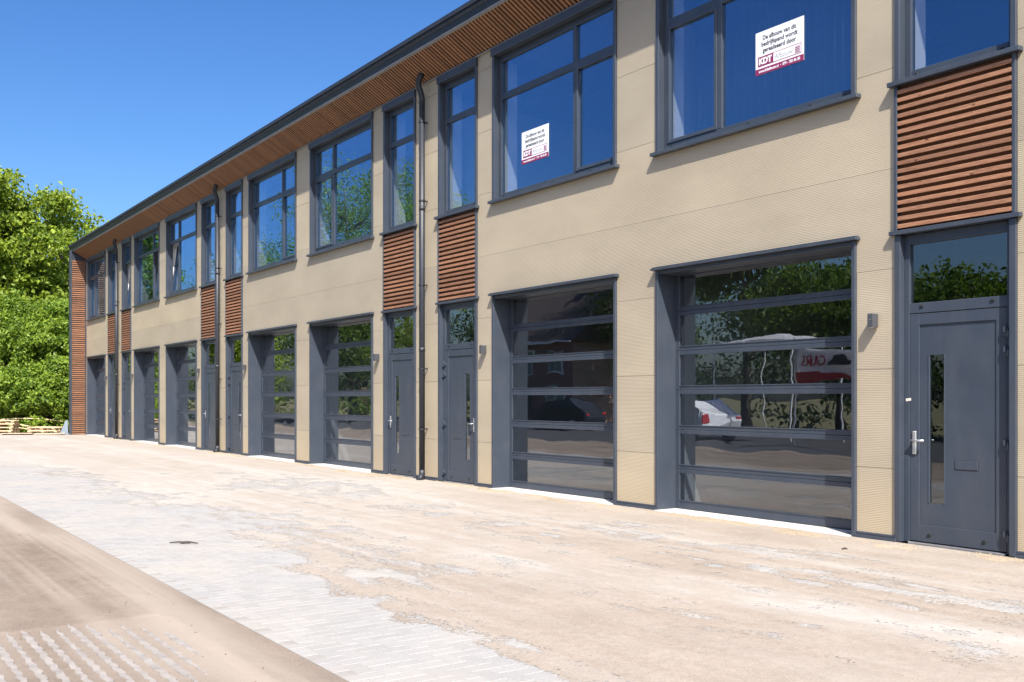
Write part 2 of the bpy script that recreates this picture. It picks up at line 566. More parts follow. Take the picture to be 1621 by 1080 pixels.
def grid(x0, x1, y0, y1, st):
    xs = np.arange(x0, x1+st*.5, st); ys = np.arange(y0, y1+st*.5, st)
    X, Y = np.meshgrid(xs, ys)
    n, k = X.shape
    idx = np.arange(n*k).reshape(n, k)
    F = np.stack([idx[:-1, :-1], idx[:-1, 1:], idx[1:, 1:], idx[1:, :-1]], -1).reshape(-1, 4)
    return X.ravel(), Y.ravel(), F

Vs, Fs, Ps, Cs = [], [], [], []
nb = 0
for (x0, x1, st) in ((6.0, 18.0, .03), (-4.0, 6.0, .05), (-46.0, -4.0, .15)):
    X, Y, F = grid(x0, x1, Y_EDGE+.02, -.02, st)
    h = sand_h(X, Y)
    h = np.where(X < -8.5, np.maximum(h, .03), h)
    Z = .0006+np.clip(h, 0, .5)*.022+np.where(h > 0, (fbm(X*3, Y*5, 3, 31)-.3)*.004*np.clip(h*6, 0, 1), 0)
    cov = np.clip((h+.20)/.36, 0, 1)
    keep = (cov[F] > .004).any(1)
    F = F[keep]
    used = np.unique(F); remap = np.zeros(len(X), int); remap[used] = np.arange(len(used))
    Vs.append(np.stack([X, Y, Z], 1)[used]); Fs.append(remap[F]+nb); nb += len(used)
    streak = np.exp(-((Y-(-3.35+.22*(X-11)*.6+.25*np.sin(X*.5)))/.38)**2)*np.clip((X-2)/4, 0, 1)
    streak2 = np.exp(-((Y-(-1.75+.10*np.sin(X*.9)))/.16)**2)
    pale = .12+.72*np.clip((9-X)/9, 0, 1)+.42*streak+.4*streak2+(fbm(X*.35, Y*1.2, 4, 77)-.5)*.6+(fbm(X*.16, Y*8, 3, 79)-.5)*.75
    pale = pale*np.clip((.16-h)/.16*.5+.75, .6, 1.2)
    Ps.append(np.clip(pale, 0, .92)[used]); Cs.append(cov[used])
sm = fastmesh('sand_cover', np.concatenate(Vs), np.concatenate(Fs), M['sand'], True)
a = sm.attributes.new('pale', 'FLOAT', 'POINT'); a.data.foreach_set('value', np.concatenate(Ps).astype(np.float32))
a = sm.attributes.new('cover', 'FLOAT', 'POINT'); a.data.foreach_set('value', np.concatenate(Cs).astype(np.float32))
tag(link('sand_cover', sm), 'thin beige sand drifted over the grey pavers', 'sand', kind='stuff')

# packed sand road in front
Vs, Fs, Ps, nb = [], [], [], 0
for (x0, x1, st) in ((4.0, 20.0, .04), (-46.0, 4.0, .12)):
    X, Y, F = grid(x0, x1, Y_EDGE-.12*44, Y_EDGE, st)
    edge = Y_EDGE-.03-.06*fbm(X*1.3, X*0+2, 4, 5)
    ramp_ = np.clip((edge-Y)/.30, 0, 1)
    rut = np.sin((Y+8.2)*7+fbm(X*.3, Y*.3, 2, 4)*3)*.004+np.sin((Y+7.42)/.093*2*math.pi)*.0035*(fbm(X*.5+9, Y*.8, 3, 41) > .45)
    Z = -.004+ramp_*(.020+(fbm(X*.8, Y*2.4, 4, 21)-.5)*.020+rut+(fbm(X*6, Y*9, 3, 25)-.5)*.010)
    stripz = (X > 8.95) & (X < 11.7) & (Y < -7.32) & (Y > -9.6)
    Z = np.where(stripz, np.minimum(Z, .010+(fbm(X*6, Y*9, 3, 25)-.5)*.006), Z)
    Z = np.where(Y >= Y_EDGE-.001, -.008, Z)
    Vs.append(np.stack([X, Y, Z], 1)); Fs.append(F+nb); nb += len(X)
    pale = .10+.70*np.exp(-((Y+7.20+.12*np.sin(X*.7))/.22)**2)+(fbm(X*.5, Y*1.6, 4, 55)-.45)*1.0+(fbm(X*.35, Y*7, 3, 58)-.5)*.9
    pale = pale+.16*np.sin((Y+7.42)/.093*2*math.pi)*np.clip((fbm(X*.5+9, Y*.8, 3, 41)-.40)*6, 0, 1)
    pale = np.where(stripz, pale+.25, pale)
    Ps.append(np.clip(pale, 0, .95))
rm = fastmesh('sand_road', np.concatenate(Vs), np.concatenate(Fs), M['road'], True)
a = rm.attributes.new('pale', 'FLOAT', 'POINT'); a.data.foreach_set('value', np.concatenate(Ps).astype(np.float32))
road = tag(link('sand_road', rm), kind='structure')

ab = MB().box(-120, 60, -25.0, Y_EDGE-.12*44+.05, -.058, -.010)  # out-of-view dark strip, added to darken the reflections in the sectional doors
tag(ab.build('added_dark_strip', simple('dark_strip_surface', (.045, .045, .048), .85, 0, .25, 3, .4, 60)), kind='structure')
# rows of zigzag pavers swept clear in the road
for k in range(15):
    yc = -7.42-.093*k
    xs = np.arange(8.7, 12.4, .026)
    x_start = 9.02+.30*max(0, (4-k))*.25+random.uniform(-.05, .12)-.02*k
    x_end = 10.35+k*.24+random.uniform(-.1, .1)
    if k > 6: x_end = 12.3
    xs = xs[(xs > x_start) & (xs < x_end)]
    mb = MB()
    top, bot = [], []
    for i, x in enumerate(xs):
        z = (.004 if (i % 6 < 3) else -.004)+random.uniform(-.002, .002)
        taper = min(1, (x-x_start)/.25, (x_end-x)/.35)
        wv = .019*max(.15, taper)*random.uniform(.85, 1.1)*(.65+.6*vnoise(np.array([x*2.5]), np.array([k*3.1]), 3)[0])
        top.append((x, yc+z+wv)); bot.append((x, yc+z-wv))
    n = len(xs)
    zt = .0135
    mb.v = [(x, y, zt+random.uniform(-.001, .001)) for x, y in bot]+[(x, y, zt+random.uniform(-.001, .001)) for x, y in top]+[(x, y-.006, -.02) for x, y in bot]+[(x, y+.006, -.02) for x, y in top]
    for i in range(n-1):
        mb.f += [(i, i+1, n+i+1, n+i), (2*n+i, 2*n+i+1, i+1, i), (n+i, n+i+1, 3*n+i+1, 3*n+i)]
    mb.f += [(0, n, 3*n, 2*n), (n-1, 3*n-1, 4*n-1, 2*n-1)]
    o = mb.build('paver_row', M['bluepaver'], road)
    a = o.data.attributes.new('rnd', 'FLOAT', 'POINT'); a.data.foreach_set('value', [random.uniform(.5, 1)]*len(o.data.vertices))

# coarse sand strip with pebbles along the plinth
X, Y, F = grid(-29, 18, -.62, -.0, .05)
Z = .004+(fbm(X*2.2, Y*5, 4, 91)-.35)*.05*np.clip((Y+.62)/.3, 0, 1)*np.clip(-Y/.06+.4, .4, 1)
Z = np.where(Y < -.60, -.004, Z)
gs = fastmesh('coarse_sand_strip', np.stack([X, Y, Z], 1), F, M['gravelsand'], True)
tag(link('coarse_sand_strip', gs), 'coarse beige sand strip along the foot of the facade', 'sand', kind='stuff')
NP = 5200
px = RNG.uniform(-8, 14, NP); py = -RNG.beta(1.2, 3.0, NP)*1.3-.02
ps = RNG.uniform(.003, .011, NP)
octv = np.array([(1, 0, 0), (0, 1, 0), (-1, 0, 0), (0, -1, 0), (0, 0, .8), (0, 0, -.6)])
octf = np.array([(0, 1, 4), (1, 2, 4), (2, 3, 4), (3, 0, 4), (1, 0, 5), (2, 1, 5), (3, 2, 5), (0, 3, 5)])
pz = .006+np.where(py > -.6, (fbm(px*2.2, py*5, 4, 91)-.35)*.05*np.clip((py+.62)/.3, 0, 1), 0)
PV = (octv[None]*ps[:, None, None]*RNG.uniform(.7, 1.3, (NP, 6, 1))+np.stack([px, py, pz], 1)[:, None]).reshape(-1, 3)
PF = (octf[None]+(np.arange(NP)*6)[:, None, None]).reshape(-1, 3)
tag(link('pebbles', fastmesh('pebbles', PV, PF, M['gravelsand'])), 'small pebbles scattered at the foot of the facade', 'pebbles', kind='stuff')

# ------------------------------------------------------------------ building
U = 5.73
A_, B2, D_, E_ = .0744*U, .2983*U, .3820*U, .9288*U
S_END = -28.54
XR = 2*U+D_+.2                    # right end of what is built
ZTOP = 7.34
SEAMS = [.05, .77, 1.82, 2.87, 3.92, 4.97, 6.02, 7.07, ZTOP]
Z_LINT, Z_SILL = 3.25, 4.76
bld = empty('business_building', (0, 0, 0))
tag(bld, 'long two-storey bronze clad business building with dark glazed doors', 'building')

meshcache = {}
def boxmesh(name, dx, dy, dz, mat, bev=0.0):
    key = (name, round(dx, 4), round(dy, 4), round(dz, 4), mat.name)
    if key not in meshcache:
        bm = bmesh.new()
        bmesh.ops.create_cube(bm, size=1)
        for v in bm.verts:
            v.co = Vector((v.co.x*dx, v.co.y*dy, v.co.z*dz))
        if bev:
            bmesh.ops.bevel(bm, geom=bm.edges[:], offset=bev, segments=1, affect='EDGES')
        me = bpy.data.meshes.new(name); bm.to_mesh(me); bm.free()
        me.materials.append(mat)
        meshcache[key] = me
    return meshcache[key]

def bx(name, x0, x1, y0, y1, z0, z1, mat, parent, bev=.003):
    if x0 > x1: x0, x1 = x1, x0
    me = boxmesh(name, x1-x0, y1-y0, z1-z0, mat, bev)
    return link(name, me, parent, ((x0+x1)/2, (y0+y1)/2, (z0+z1)/2))

def panel(pts, parent=bld):
    mb = MB().prism(pts, 'y', 0.0, .035)
    return mb.build('wall_panel', M['bronze'], parent)

G = .004
def rect(x0, x1, z0, z1):
    return [(x0+.002, z0+G/2), (x1-.002, z0+G/2), (x1-.002, z1-G/2), (x0+.002, z1-G/2)]

# which half-units exist: (pipe centre c, sign)
halves = []
for c, sg in ((-4*U, -1), (-4*U, 1), (-2*U, -1), (-2*U, 1), (0, -1), (0, 1), (2*U, -1), (2*U, 1)):
    halves.append((c, sg))

# piers at the down pipes
for c in (-4*U, -2*U, 0, 2*U):
    for z0, z1 in zip(SEAMS[:-1], SEAMS[1:]):
        panel(rect(c-A_, c+A_, z0, z1))
# spans between two door columns
def span(xl, xr, opens, z_only=None):
    """opens: list of (x0,x1)"""
    edges = [xl]
    for o in opens:
        edges += [o[0], o[1]]
    edges.append(xr)
    for z0, z1 in zip(SEAMS[:-1], SEAMS[1:]):
        if z0 < Z_LINT < z1:
            p_ = [(xl+.002, z0+G/2)]
            for o in opens:
                p_ += [(o[0], z0+G/2), (o[0], Z_LINT), (o[1], Z_LINT), (o[1], z0+G/2)]
            p_ += [(xr-.002, z0+G/2), (xr-.002, z1-G/2), (xl+.002, z1-G/2)]
            q = [p_[0]]
            for t in p_[1:]:
                if (Vector(t)-Vector(q[-1])).length > 1e-5: q.append(t)
            panel(q)
        elif z0 < Z_SILL < z1:
            p_ = [(xl+.002, z0+G/2), (xr-.002, z0+G/2), (xr-.002, z1-G/2)]
            for o in reversed(opens):
                p_ += [(o[1], z1-G/2), (o[1], Z_SILL), (o[0], Z_SILL), (o[0], z1-G/2)]
            p_ += [(xl+.002, z1-G/2)]
            q = [p_[0]]
            for t in p_[1:]:
                if (Vector(t)-Vector(q[-1])).length > 1e-5: q.append(t)
            panel(q)
        else:
            for k in range(0, len(edges), 2):
                if edges[k+1]-edges[k] > .05:
                    panel(rect(edges[k], edges[k+1], z0, z1))
def opn(c, sg):
    a, b = c+sg*D_, c+sg*E_
    return (min(a, b), max(a, b))
span(-2*U-(2*U-B2), -2*U-B2, [opn(-4*U, 1), opn(-2*U, -1)])
span(-2*U+B2, -B2, [opn(-2*U, 1), opn(0, -1)])
span(B2, 2*U-B2, [opn(0, 1), opn(2*U, -1)])
span(S_END+.02, -4*U-B2, [opn(-4*U, -1)])
span(2*U+B2, XR, [])

# structural wall behind the cladding, with its openings
core = MB()
def core_span(x0, x1, z0, z1):
    core.box(x0, x1, .037, .33, z0, z1)
for c in (-4*U, -2*U, 0, 2*U):
    core_span(c-A_, c+A_, 0, ZTOP)
spl = [(-2*U-(2*U-B2), -2*U-B2, [opn(-4*U, 1), opn(-2*U, -1)]), (-2*U+B2, -B2, [opn(-2*U, 1), opn(0, -1)]),
       (B2, 2*U-B2, [opn(0, 1), opn(2*U, -1)]), (S_END, -4*U-B2, [opn(-4*U, -1)]), (2*U+B2, XR, [])]
for xl, xr, op in spl:
    ed = [xl]
    for o in op: ed += [o[0], o[1]]
    ed.append(xr)
    for k in range(0, len(ed), 2):
        if ed[k+1]-ed[k] > .02: core_span(ed[k], ed[k+1], 0, ZTOP)
    for o in op:
        core_span(o[0], o[1], Z_LINT, Z_SILL)
for c, sg in halves:
    a, b = sorted((c+sg*A_, c+sg*B2))
    core_span(a, b, Z_LINT, Z_SILL)
core.build('wall_core', M['dark'], bld)

# inside: floors, ceiling, party walls
MB().box(S_END, XR, .34, 11.8, -.03, .012).build('ground_floor_slab', M['intfloor'], bld)
MB().box(S_END, XR, .34, 11.8, 3.62, 4.02).build('upper_floor_slab', M['intdark'], bld)
MB().box(S_END, XR, .34, 11.8, 7.16, 7.30).build('ceiling', M['deck'], bld)
for k in range(30):
    y = .7+k*.36
    bx('ceiling_rib', S_END+.1, XR-.1, y, y+.11, 7.08, 7.16, M['deck'], bld, 0)
MB().box(S_END, XR, 11.8, 12.1, -.05, 7.7).build('back_wall', M['intdark'], bld)
for k in range(-5, 4):
    x = k*U
    if S_END+.2 < x < XR:
        bx('party_wall', x-.1, x+.1, .335, 11.8, .012, 3.62, M['white'], bld, 0)
        bx('party_wall', x-.1, x+.1, .335, 11.8, 4.02, 7.08, M['white'], bld, 0)
MB().box(S_END-.28, S_END, .0, 12.1, -.05, 7.35).build('end_wall', M['dark'], bld)
MB().box(XR, XR+.25, .0, 12.1, -.05, 7.35).build('end_wall', M['dark'], bld)

# plinth trim under every panel run
def plinth(x0, x1):
    bx('plinth_trim', x0, x1, -.045, .03, .0, .045, M['anthracite'], bld)
    bx('plinth_trim', x0+.012, x1-.012, -.022, .03, .047, .075, M['anthracite'], bld)
for c in (-4*U, -2*U, 0, 2*U):
    plinth(c-A_-.03, c+A_+.03)
for xl, xr, op in spl:
    ed = [xl]
    for o in op: ed += [o[0], o[1]]
    ed.append(xr)
    for k in range(0, len(ed), 2):
        if ed[k+1]-ed[k] > .1: plinth(ed[k]-.02, ed[k+1]+.02)

slat_seed = random.Random(5)
def cap_dots(parent, xs, y, z):
    for x in xs:
        bx('drain_cap', x-.022, x+.022, y-.012, y, z-.012, z+.012, M['cap'], parent, .005)

def frame4(parent, name, x0, x1, z0, z1, y0, y1, w, mat, wb=None):
    wb = wb or w
    bx(name, x0, x0+w, y0, y1, z0, z1, mat, parent)
    bx(name, x1-w, x1, y0, y1, z0, z1, mat, parent)
    bx(name, x0+w, x1-w, y0+.002, y1-.002, z0, z0+wb, mat, parent)
    bx(name, x0+w, x1-w, y0+.002, y1-.002, z1-w, z1, mat, parent)

def window(x0, x1, sg, wide, tilt=False):
    """x0<x1 clear opening between the cladding edges, sg: +1 narrow light on the right"""
    w = empty('window', ((x0+x1)/2, 0, Z_SILL), bld)
    w.matrix_parent_inverse = Matrix.Identity(4)
    root = w
    ox, oz = (x0+x1)/2, Z_SILL
    class P: pass
    def b(name, a0, a1, y0, y1, z0, z1, mat, bev=.003):
        return bx(name, a0-ox, a1-ox, y0, y1, z0-oz, z1-oz, mat, root, bev)
    # casing
    c = .055
    b('casing', x0, x0+c, -.03, .10, 4.80, 7.27, M['anthracite'])
    b('casing', x1-c, x1, -.03, .10, 4.80, 7.27, M['anthracite'])
    b('casing', x0-.012, x1+.012, -.055, .10, 7.20, 7.325, M['anthracite'])
    b('sill', x0-.055, x1+.055, -.085, .09, 4.752, 4.797, M['anthracite'])
    # plaster reveal inside
    b('inner_reveal', x0+.002, x0+.05, .17, .45, 4.80, 7.2, M['white'], 0)
    b('inner_reveal', x1-.05, x1-.002, .17, .45, 4.80, 7.2, M['white'], 0)
    f0, f1, zb, zt = x0+c, x1-c, 4.80, 7.198
    yf = .075
    fr = .07
    ZT = 6.52
    b('frame', f0, f0+fr, yf, yf+.075, zb, zt, M['frame'])
    b('frame', f1-fr, f1, yf, yf+.075, zb, zt, M['frame'])
    b('frame', f0+fr, f1-fr, yf+.002, yf+.073, zb, zb+.11, M['frame'])
    b('frame', f0+fr, f1-fr, yf+.002, yf+.073, zt-.10, zt, M['frame'])
    b('transom', f0+fr, f1-fr, yf+.002, yf+.073, ZT-.05, ZT+.05, M['frame'])
    g0, g1 = f0+fr, f1-fr
    yg = yf+.035
    if wide:
        nw = .93
        mx = g1-nw if sg > 0 else g0+nw
        b('mullion', mx-.04, mx+.04, yf, yf+.075, zb+.11, zt-.10, M['frame'])
        parts = [(g0, mx-.04), (mx+.04, g1)]
    else:
        parts = [(g0, g1)]
    for i, (a0, a1) in enumerate(parts):
        narrow = (not wide) or ((i == 1) == (sg > 0))
        b('pane', a0+.001, a1-.001, yg, yg+.008, ZT+.051, zt-.101, M['glass'], 0)
        if narrow and tilt:
            sash_tilted_local(root, a0-ox, a1-ox, zb+.11-oz, ZT-.05-oz, yf+.02)
        elif narrow and wide:
            s = .045
            for q in ((a0, a0+s, zb+.11, ZT-.05), (a1-s, a1, zb+.11, ZT-.05)):
                b('sash', q[0], q[1], yf-.012, yf+.06, q[2], q[3], M['frame'])
            b('sash', a0+s, a1-s, yf-.010, yf+.058, zb+.11, zb+.11+s, M['frame'])
            b('sash', a0+s, a1-s, yf-.010, yf+.058, ZT-.05-s, ZT-.05, M['frame'])
            b('pane', a0+s+.001, a1-s-.001, yg, yg+.008, zb+.111+s, ZT-.051-s, M['glass'], 0)
        else:
            b('pane', a0+.001, a1-.001, yg, yg+.008, zb+.111, ZT-.051, M['glass'], 0)
    dots = [g0+.06, g1-.06] if not wide else [g0+.08, g0+.45*(x1-x0), g1-.55, g1-.08]
    for x in dots:
        b('drain_cap', x-.02, x+.02, yf-.010, yf+.004, zb+.05, zb+.075, M['cap'], .005)
    return w

def sash_tilted_local(parent, x0, x1, z0, z1, yf):
    ang = math.radians(7.5)
    w = x1-x0-.01; h = z1-z0-.01
    mb = MB()
    mb.box(-w/2, -w/2+.055, 0, .05, 0, h); mb.box(w/2-.055, w/2, 0, .05, 0, h)
    mb.box(-w/2+.055, w/2-.055, .002, .048, 0, .055); mb.box(-w/2+.055, w/2-.055, .002, .048, h-.055, h)
    o = mb.build('tilted_sash', M['frame'], parent, ((x0+x1)/2, yf, z0+.005))
    o.rotation_euler = (-ang, 0, 0)
    me = MB().box(-w/2+.056, w/2-.056, .02, .028, .056, h-.056).mesh('pane', M['glass'])
    link('pane', me, parent, ((x0+x1)/2, yf, z0+.005), (-ang, 0, 0))

def wood_panel(x0, x1):
    e = empty('wood_louvre_panel', ((x0+x1)/2, 0, Z_LINT), bld)
    wdt = x1-x0
    hw = wdt/2
    MB().box(-hw, hw, .012, .034, 0.0, 1.50).build('backing', M['woodback'], e)
    bx('casing', -hw, -hw+.034, -.04, .03, .0, 1.502, M['anthracite'], e)
    bx('casing', hw-.034, hw, -.04, .03, .0, 1.502, M['anthracite'], e)
    n = 18; pitch = 1.475/n
    key = ('slat', round(wdt, 3))
    if key not in meshcache:
        mb = MB().prism([(-.026, -.022), (-.026, .021), (.016, .029), (.016, -.014)], 'x', -hw+.037, hw-.037)
        bm = bmesh.new(); me = mb.mesh('slat', M['wood']); bm.from_mesh(me)
        bmesh.ops.bevel(bm, geom=bm.edges[:], offset=.003, segments=1, affect='EDGES')
        bm.to_mesh(me); bm.free()
        meshcache[key] = me
    for k in range(n):
        link('slat', meshcache[key], e, (0, -.012+slat_seed.uniform(-.002, .002), .042+pitch*k), (slat_seed.uniform(-.02, .02), 0, slat_seed.uniform(-.0015, .0015)))
    return e

def person_door(x0, x1, hs):
    """hs: +1 hinges on the right"""
    ox = (x0+x1)/2
    e = empty('entrance_door', (ox, 0, 0), bld)
    hw = (x1-x0)/2
    def b(name, a0, a1, y0, y1, z0, z1, mat, bev=.003, par=None):
        return bx(name, a0, a1, y0, y1, z0, z1, mat, par or e, bev)
    c = .065
    b('casing', -hw, -hw+c, -.03, .10, 0.02, 3.20, M['anthracite'])
    b('casing', hw-c, hw, -.03, .10, 0.02, 3.20, M['anthracite'])
    b('head_trim', -hw-.05, hw+.05, -.06, .09, 3.205, 3.248, M['anthracite'])
    yf = .045
    i0, i1 = -hw+c, hw-c
    fs = .06
    b('frame', i0, i0+fs, yf, yf+.08, .02, 3.20, M['frame'])
    b('frame', i1-fs, i1, yf, yf+.08, .02, 3.20, M['frame'])
    b('frame', i0+fs, i1-fs, yf+.002, yf+.078, 3.10, 3.20, M['frame'])
    b('transom', i0+fs, i1-fs, yf+.002, yf+.078, 2.385, 2.49, M['frame'])
    b('threshold', i0+fs, i1-fs, yf-.03, yf+.2, .0, .028, M['steel'])
    b('transom_pane', i0+fs+.001, i1-fs-.001, yf+.035, yf+.043, 2.491, 3.099, M['doorglass'], 0)
    l0, l1 = i0+fs+.004, i1-fs-.004
    z0, z1 = .04, 2.378
    # slit window near the lock side
    lock = l0 if hs > 0 else l1
    s_ = hs
    sA, sB = lock+s_*.20, lock+s_*.385
    sa, sb = min(sA, sB), max(sA, sB)
    st = .105
    # raised rails of the leaf
    b('stile', l0, l0+st, yf+.004, yf+.065, z0, z1, M['frame'])
    b('stile', l1-st, l1, yf+.004, yf+.065, z0, z1, M['frame'])
    b('rail', l0+st, l1-st, yf+.005, yf+.064, z1-.115, z1, M['frame'])
    b('rail', l0+st, l1-st, yf+.005, yf+.064, z0, z0+.17, M['frame'])
    p0, p1, q0, q1 = l0+st, l1-st, z0+.17, z1-.115
    yp = yf+.018
    leaf = MB()
    leaf.box(p0, sa, yp, yp+.04, q0, q1); leaf.box(sb, p1, yp, yp+.04, q0, q1)
    leaf.box(sa, sb, yp, yp+.04, q0, .44); leaf.box(sa, sb, yp, yp+.04, 1.95, q1)
    leaf.build('leaf', M['frame'], e)
    # slit beading and pane
    b('glazing_bead', sa, sa+.012, yp-.006, yp+.03, .44, 1.95, M['frame'], .002)
    b('glazing_bead', sb-.012, sb, yp-.006, yp+.03, .44, 1.95, M['frame'], .002)
    b('slit_pane', sa+.012, sb-.012, yp+.014, yp+.02, .441, 1.949, M['doorglass'], 0)
    # letter plate
    m0 = lock+s_*.49; m1 = lock+s_*.73
    b('letter_plate', min(m0, m1), max(m0, m1), yp-.007, yp+.002, .80, .89, M['frame'], .003)
    b('letter_plate_seam', min(m0, m1)-.004, max(m0, m1)+.004, yp-.0025, yp+.001, .796, .894, M['cap'], 0)
    # lever handle
    hx = lock+s_*.055
    h = MB()
    h.box(hx-.022, hx+.022, yf-.012, yf+.006, .93, 1.17)
    ho = h.build('handle_plate', M['steel'], e, bevel=.006)
    lv = MB()
    lv.tube([(hx, yf-.005, 1.075), (hx, yf-.05, 1.075)], .012, 12)
    lv.tube([(hx-s_*.012, yf-.05, 1.075), (hx+s_*.06, yf-.053, 1.075), (hx+s_*.135, yf-.05, 1.075)], .0115, 12)
    lv.build('lever', M['steel'], e, smooth=True)
    MB().tube([(hx, yf-.012, .99), (hx, yf-.022, .99)], .011, 14).build('lock_cylinder', M['steel'], e)
    # hinges
    hx = (l1 if hs > 0 else l0)
    for z in (.19, 1.06, 1.95, 2.14):
        hg = MB()
        hg.box(hx-.035, hx+.028, yf-.022, yf+.004, z-.035, z+.035)
        hg.tube([(hx+s_*.03, yf-.022, z-.05), (hx+s_*.03, yf-.022, z+.012)], .017, 12)
        hg.tube([(hx-s_*.005, yf-.024, z-.002), (hx-s_*.005, yf-.024, z+.05)], .017, 12)
        hg.build('hinge', M['anthracite'], e)
    cap_dots(e, (l0+.22, l1-.22), yf+.004, .115)
    cap_dots(e, (i0+.2, i1-.2), yf+.003, 2.452)
    return e

def sectional_door(x0, x1):
    ox = (x0+x1)/2
    e = empty('sectional_door', (ox, 0, 0), bld)
    hw = (x1-x0)/2
    def b(name, a0, a1, y0, y1, z0, z1, mat, bev=.003):
        return bx(name, a0, a1, y0, y1, z0, z1, mat, e, bev)
    c = .045
    b('jamb', -hw, -hw+c, -.035, .345, .015, 3.215, M['anthracite'])
    b('jamb', hw-c, hw, -.035, .345, .015, 3.215, M['anthracite'])
    b('head_reveal', -hw+c, hw-c, -.02, .345, 3.17, 3.216, M['anthracite'])
    b('head_trim', -hw-.045, hw+.045, -.085, .05, 3.218, 3.246, M['anthracite'])
    b('head_trim', -hw-.035, hw+.035, -.07, .05, 3.248, 3.262, M['anthracite'])
    b('threshold', -hw+c, hw-c, -.10, .60, -.02, .022, M['concrete'], .004)
    yd = .30
    d0, d1 = -hw+c, hw-c
    pitch = .531
    zb = .03
    st = .075
    for k in range(6):
        z0 = zb+k*pitch; z1 = z0+pitch-.004
        top = .055; bot = .11 if k == 0 else .06
        b('stile', d0, d0+st, yd, yd+.045, z0, z1, M['frame'])
        b('stile', d1-st, d1, yd, yd+.045, z0, z1, M['frame'])
        b('rail', d0+st, d1-st, yd+.001, yd+.044, z0, z0+bot, M['frame'])
        b('rail', d0+st, d1-st, yd+.001, yd+.044, z1-top, z1, M['frame'])
        b('glazing_bead', d0+st, d1-st, yd-.006, yd+.006, z0+bot-.012, z0+bot, M['steel'] if False else M['frame'], .002)
        b('pane', d0+st, d1-st, yd+.018, yd+.026, z0+bot+.0005, z1-top-.0005, M['polyglass'], 0)
    b('bottom_seal', d0, d1, yd+.004, yd+.04, .0225, .029, M['cap'], 0)
    # inner guide rails
    b('guide_rail', d0-.02, d0+.05, yd+.05, yd+.12, .02, 3.3, M['frame'])
    b('guide_rail', d1-.05, d1+.02, yd+.05, yd+.12, .02, 3.3, M['frame'])
    return e

tilt_wide = {(-4, 1), (-2, -1)}
tilt_narrow = {(-4, 1)}
for (k, sg) in ((-4, -1), (-4, 1), (-2, -1), (-2, 1), (0, -1), (0, 1), (2, -1), (2, 1)):
    c = k*U
    x0, x1 = sorted((c+sg*A_, c+sg*B2))
    person_door(x0, x1, -sg)
    wood_panel(x0, x1)
    window(x0, x1, sg, False, (k, sg) in tilt_narrow)
    if (k, sg) != (2, 1):
        x0, x1 = sorted((c+sg*D_, c+sg*E_))
        sectional_door(x0, x1)
        window(x0, x1, sg, True, (k, sg) in tilt_wide)

# small pale sticker on the near door frame, pen mark height
# roof: cap, leaning fascia, trim strip, sloping soffit of wooden slats
R0, R1 = S_END-.02, XR+.3
OUT, ZF = .61, 7.90
mb = MB().prism([(-OUT, 7.78), (-OUT+.012, 7.90), (-.30, 7.935), (12.2, 8.02), (12.2, 7.72), (-.30, 7.72)], 'x', R0-.32, R1)
mb.build('roof', M['roof'], bld)
MB().prism([(-OUT-.030, 7.845), (-OUT-.030, 7.915), (-OUT+.06, 7.925), (-OUT+.06, 7.845)], 'x', R0-.33, R1).build('eaves_trim', M['blackpipe'], bld)
MB().prism([(-OUT-.004, 7.835), (-OUT+.05, 7.69), (-OUT+.09, 7.69), (-OUT+.09, 7.835)], 'x', R0-.325, R1).build('fascia', M['fascia'], bld)
MB().prism([(-OUT+.052, 7.688), (-OUT+.052, 7.660), (-OUT+.10, 7.645), (-OUT+.10, 7.688)], 'x', R0-.32, R1).build('soffit_edge_trim', M['trimgrey'], bld)
MB().prism([(-OUT+.09, 7.715), (-OUT+.09, 7.69), (-.0, 7.40), (.33, 7.36), (.33, 7.715)], 'x', R0-.3, R1).build('soffit_backing', M['dark'], bld)
bx('soffit_wall_trim', S_END, R1, -.045, .30, 7.328, 7.352, M['trimgrey'], bld)
slope = math.atan2(7.655-7.365, OUT-.10-.02)
sl_len = math.hypot(7.655-7.365, OUT-.12)
PIT = .092
smesh = boxmesh('soffit_slat', .048, sl_len, .032, M['soffitwood'], .003)
xs = np.arange(XR-.05, S_END+.03, -PIT)
cy, cz = -(OUT-.10+.02)/2, (7.655+7.365)/2
vis_i = [i for i, x in enumerate(xs) if x < 8.5]
keep = set(vis_i[:290])
rest = MB()
cs, sn_ = math.cos(-slope), math.sin(-slope)
for i, x in enumerate(xs):
    if i in keep:
        link('soffit_slat', smesh, bld, (x, cy, cz+.006), (-slope, 0, 0))
    else:
        b0 = len(rest.v)
        for q in ((-1, -1, -1), (1, -1, -1), (1, 1, -1), (-1, 1, -1), (-1, -1, 1), (1, -1, 1), (1, 1, 1), (-1, 1, 1)):
            yy, zz = q[1]*sl_len/2, q[2]*.016
            rest.v.append((x+q[0]*.024, cy+yy*cs-zz*sn_, cz+.006+yy*sn_+zz*cs))
        rest.f += [tuple(b0+i_ for i_ in f) for f in ((0, 3, 2, 1), (4, 5, 6, 7), (0, 1, 5, 4), (1, 2, 6, 5), (2, 3, 7, 6), (3, 0, 4, 7))]
tag(rest.build('remaining_soffit_slats', M['soffitwood'], bld), kind='stuff')

# wing wall closing the far end, wooden slats on the inside face
wing = empty('wing_wall', (S_END, 0, 0), bld)
MB().prism([(-OUT+.03, 0.0), (.0, 0.0), (.0, 7.36), (-OUT+.09, 7.655), (-OUT+.03, 7.66)], 'x', -.28, -.03).build('core', M['anthracite'], wing)
bx('edge_trim', -.31, .02, -OUT-.012, -OUT+.045, 0.0, 7.70, M['anthracite'], wing)
bx('inner_trim', -.03, .03, -.045, -.006, 0.0, 7.33, M['anthracite'], wing)
wl = OUT-.045-.05
n = 85
wm = boxmesh('slat', .032, wl, .048, M['wood'], .003)
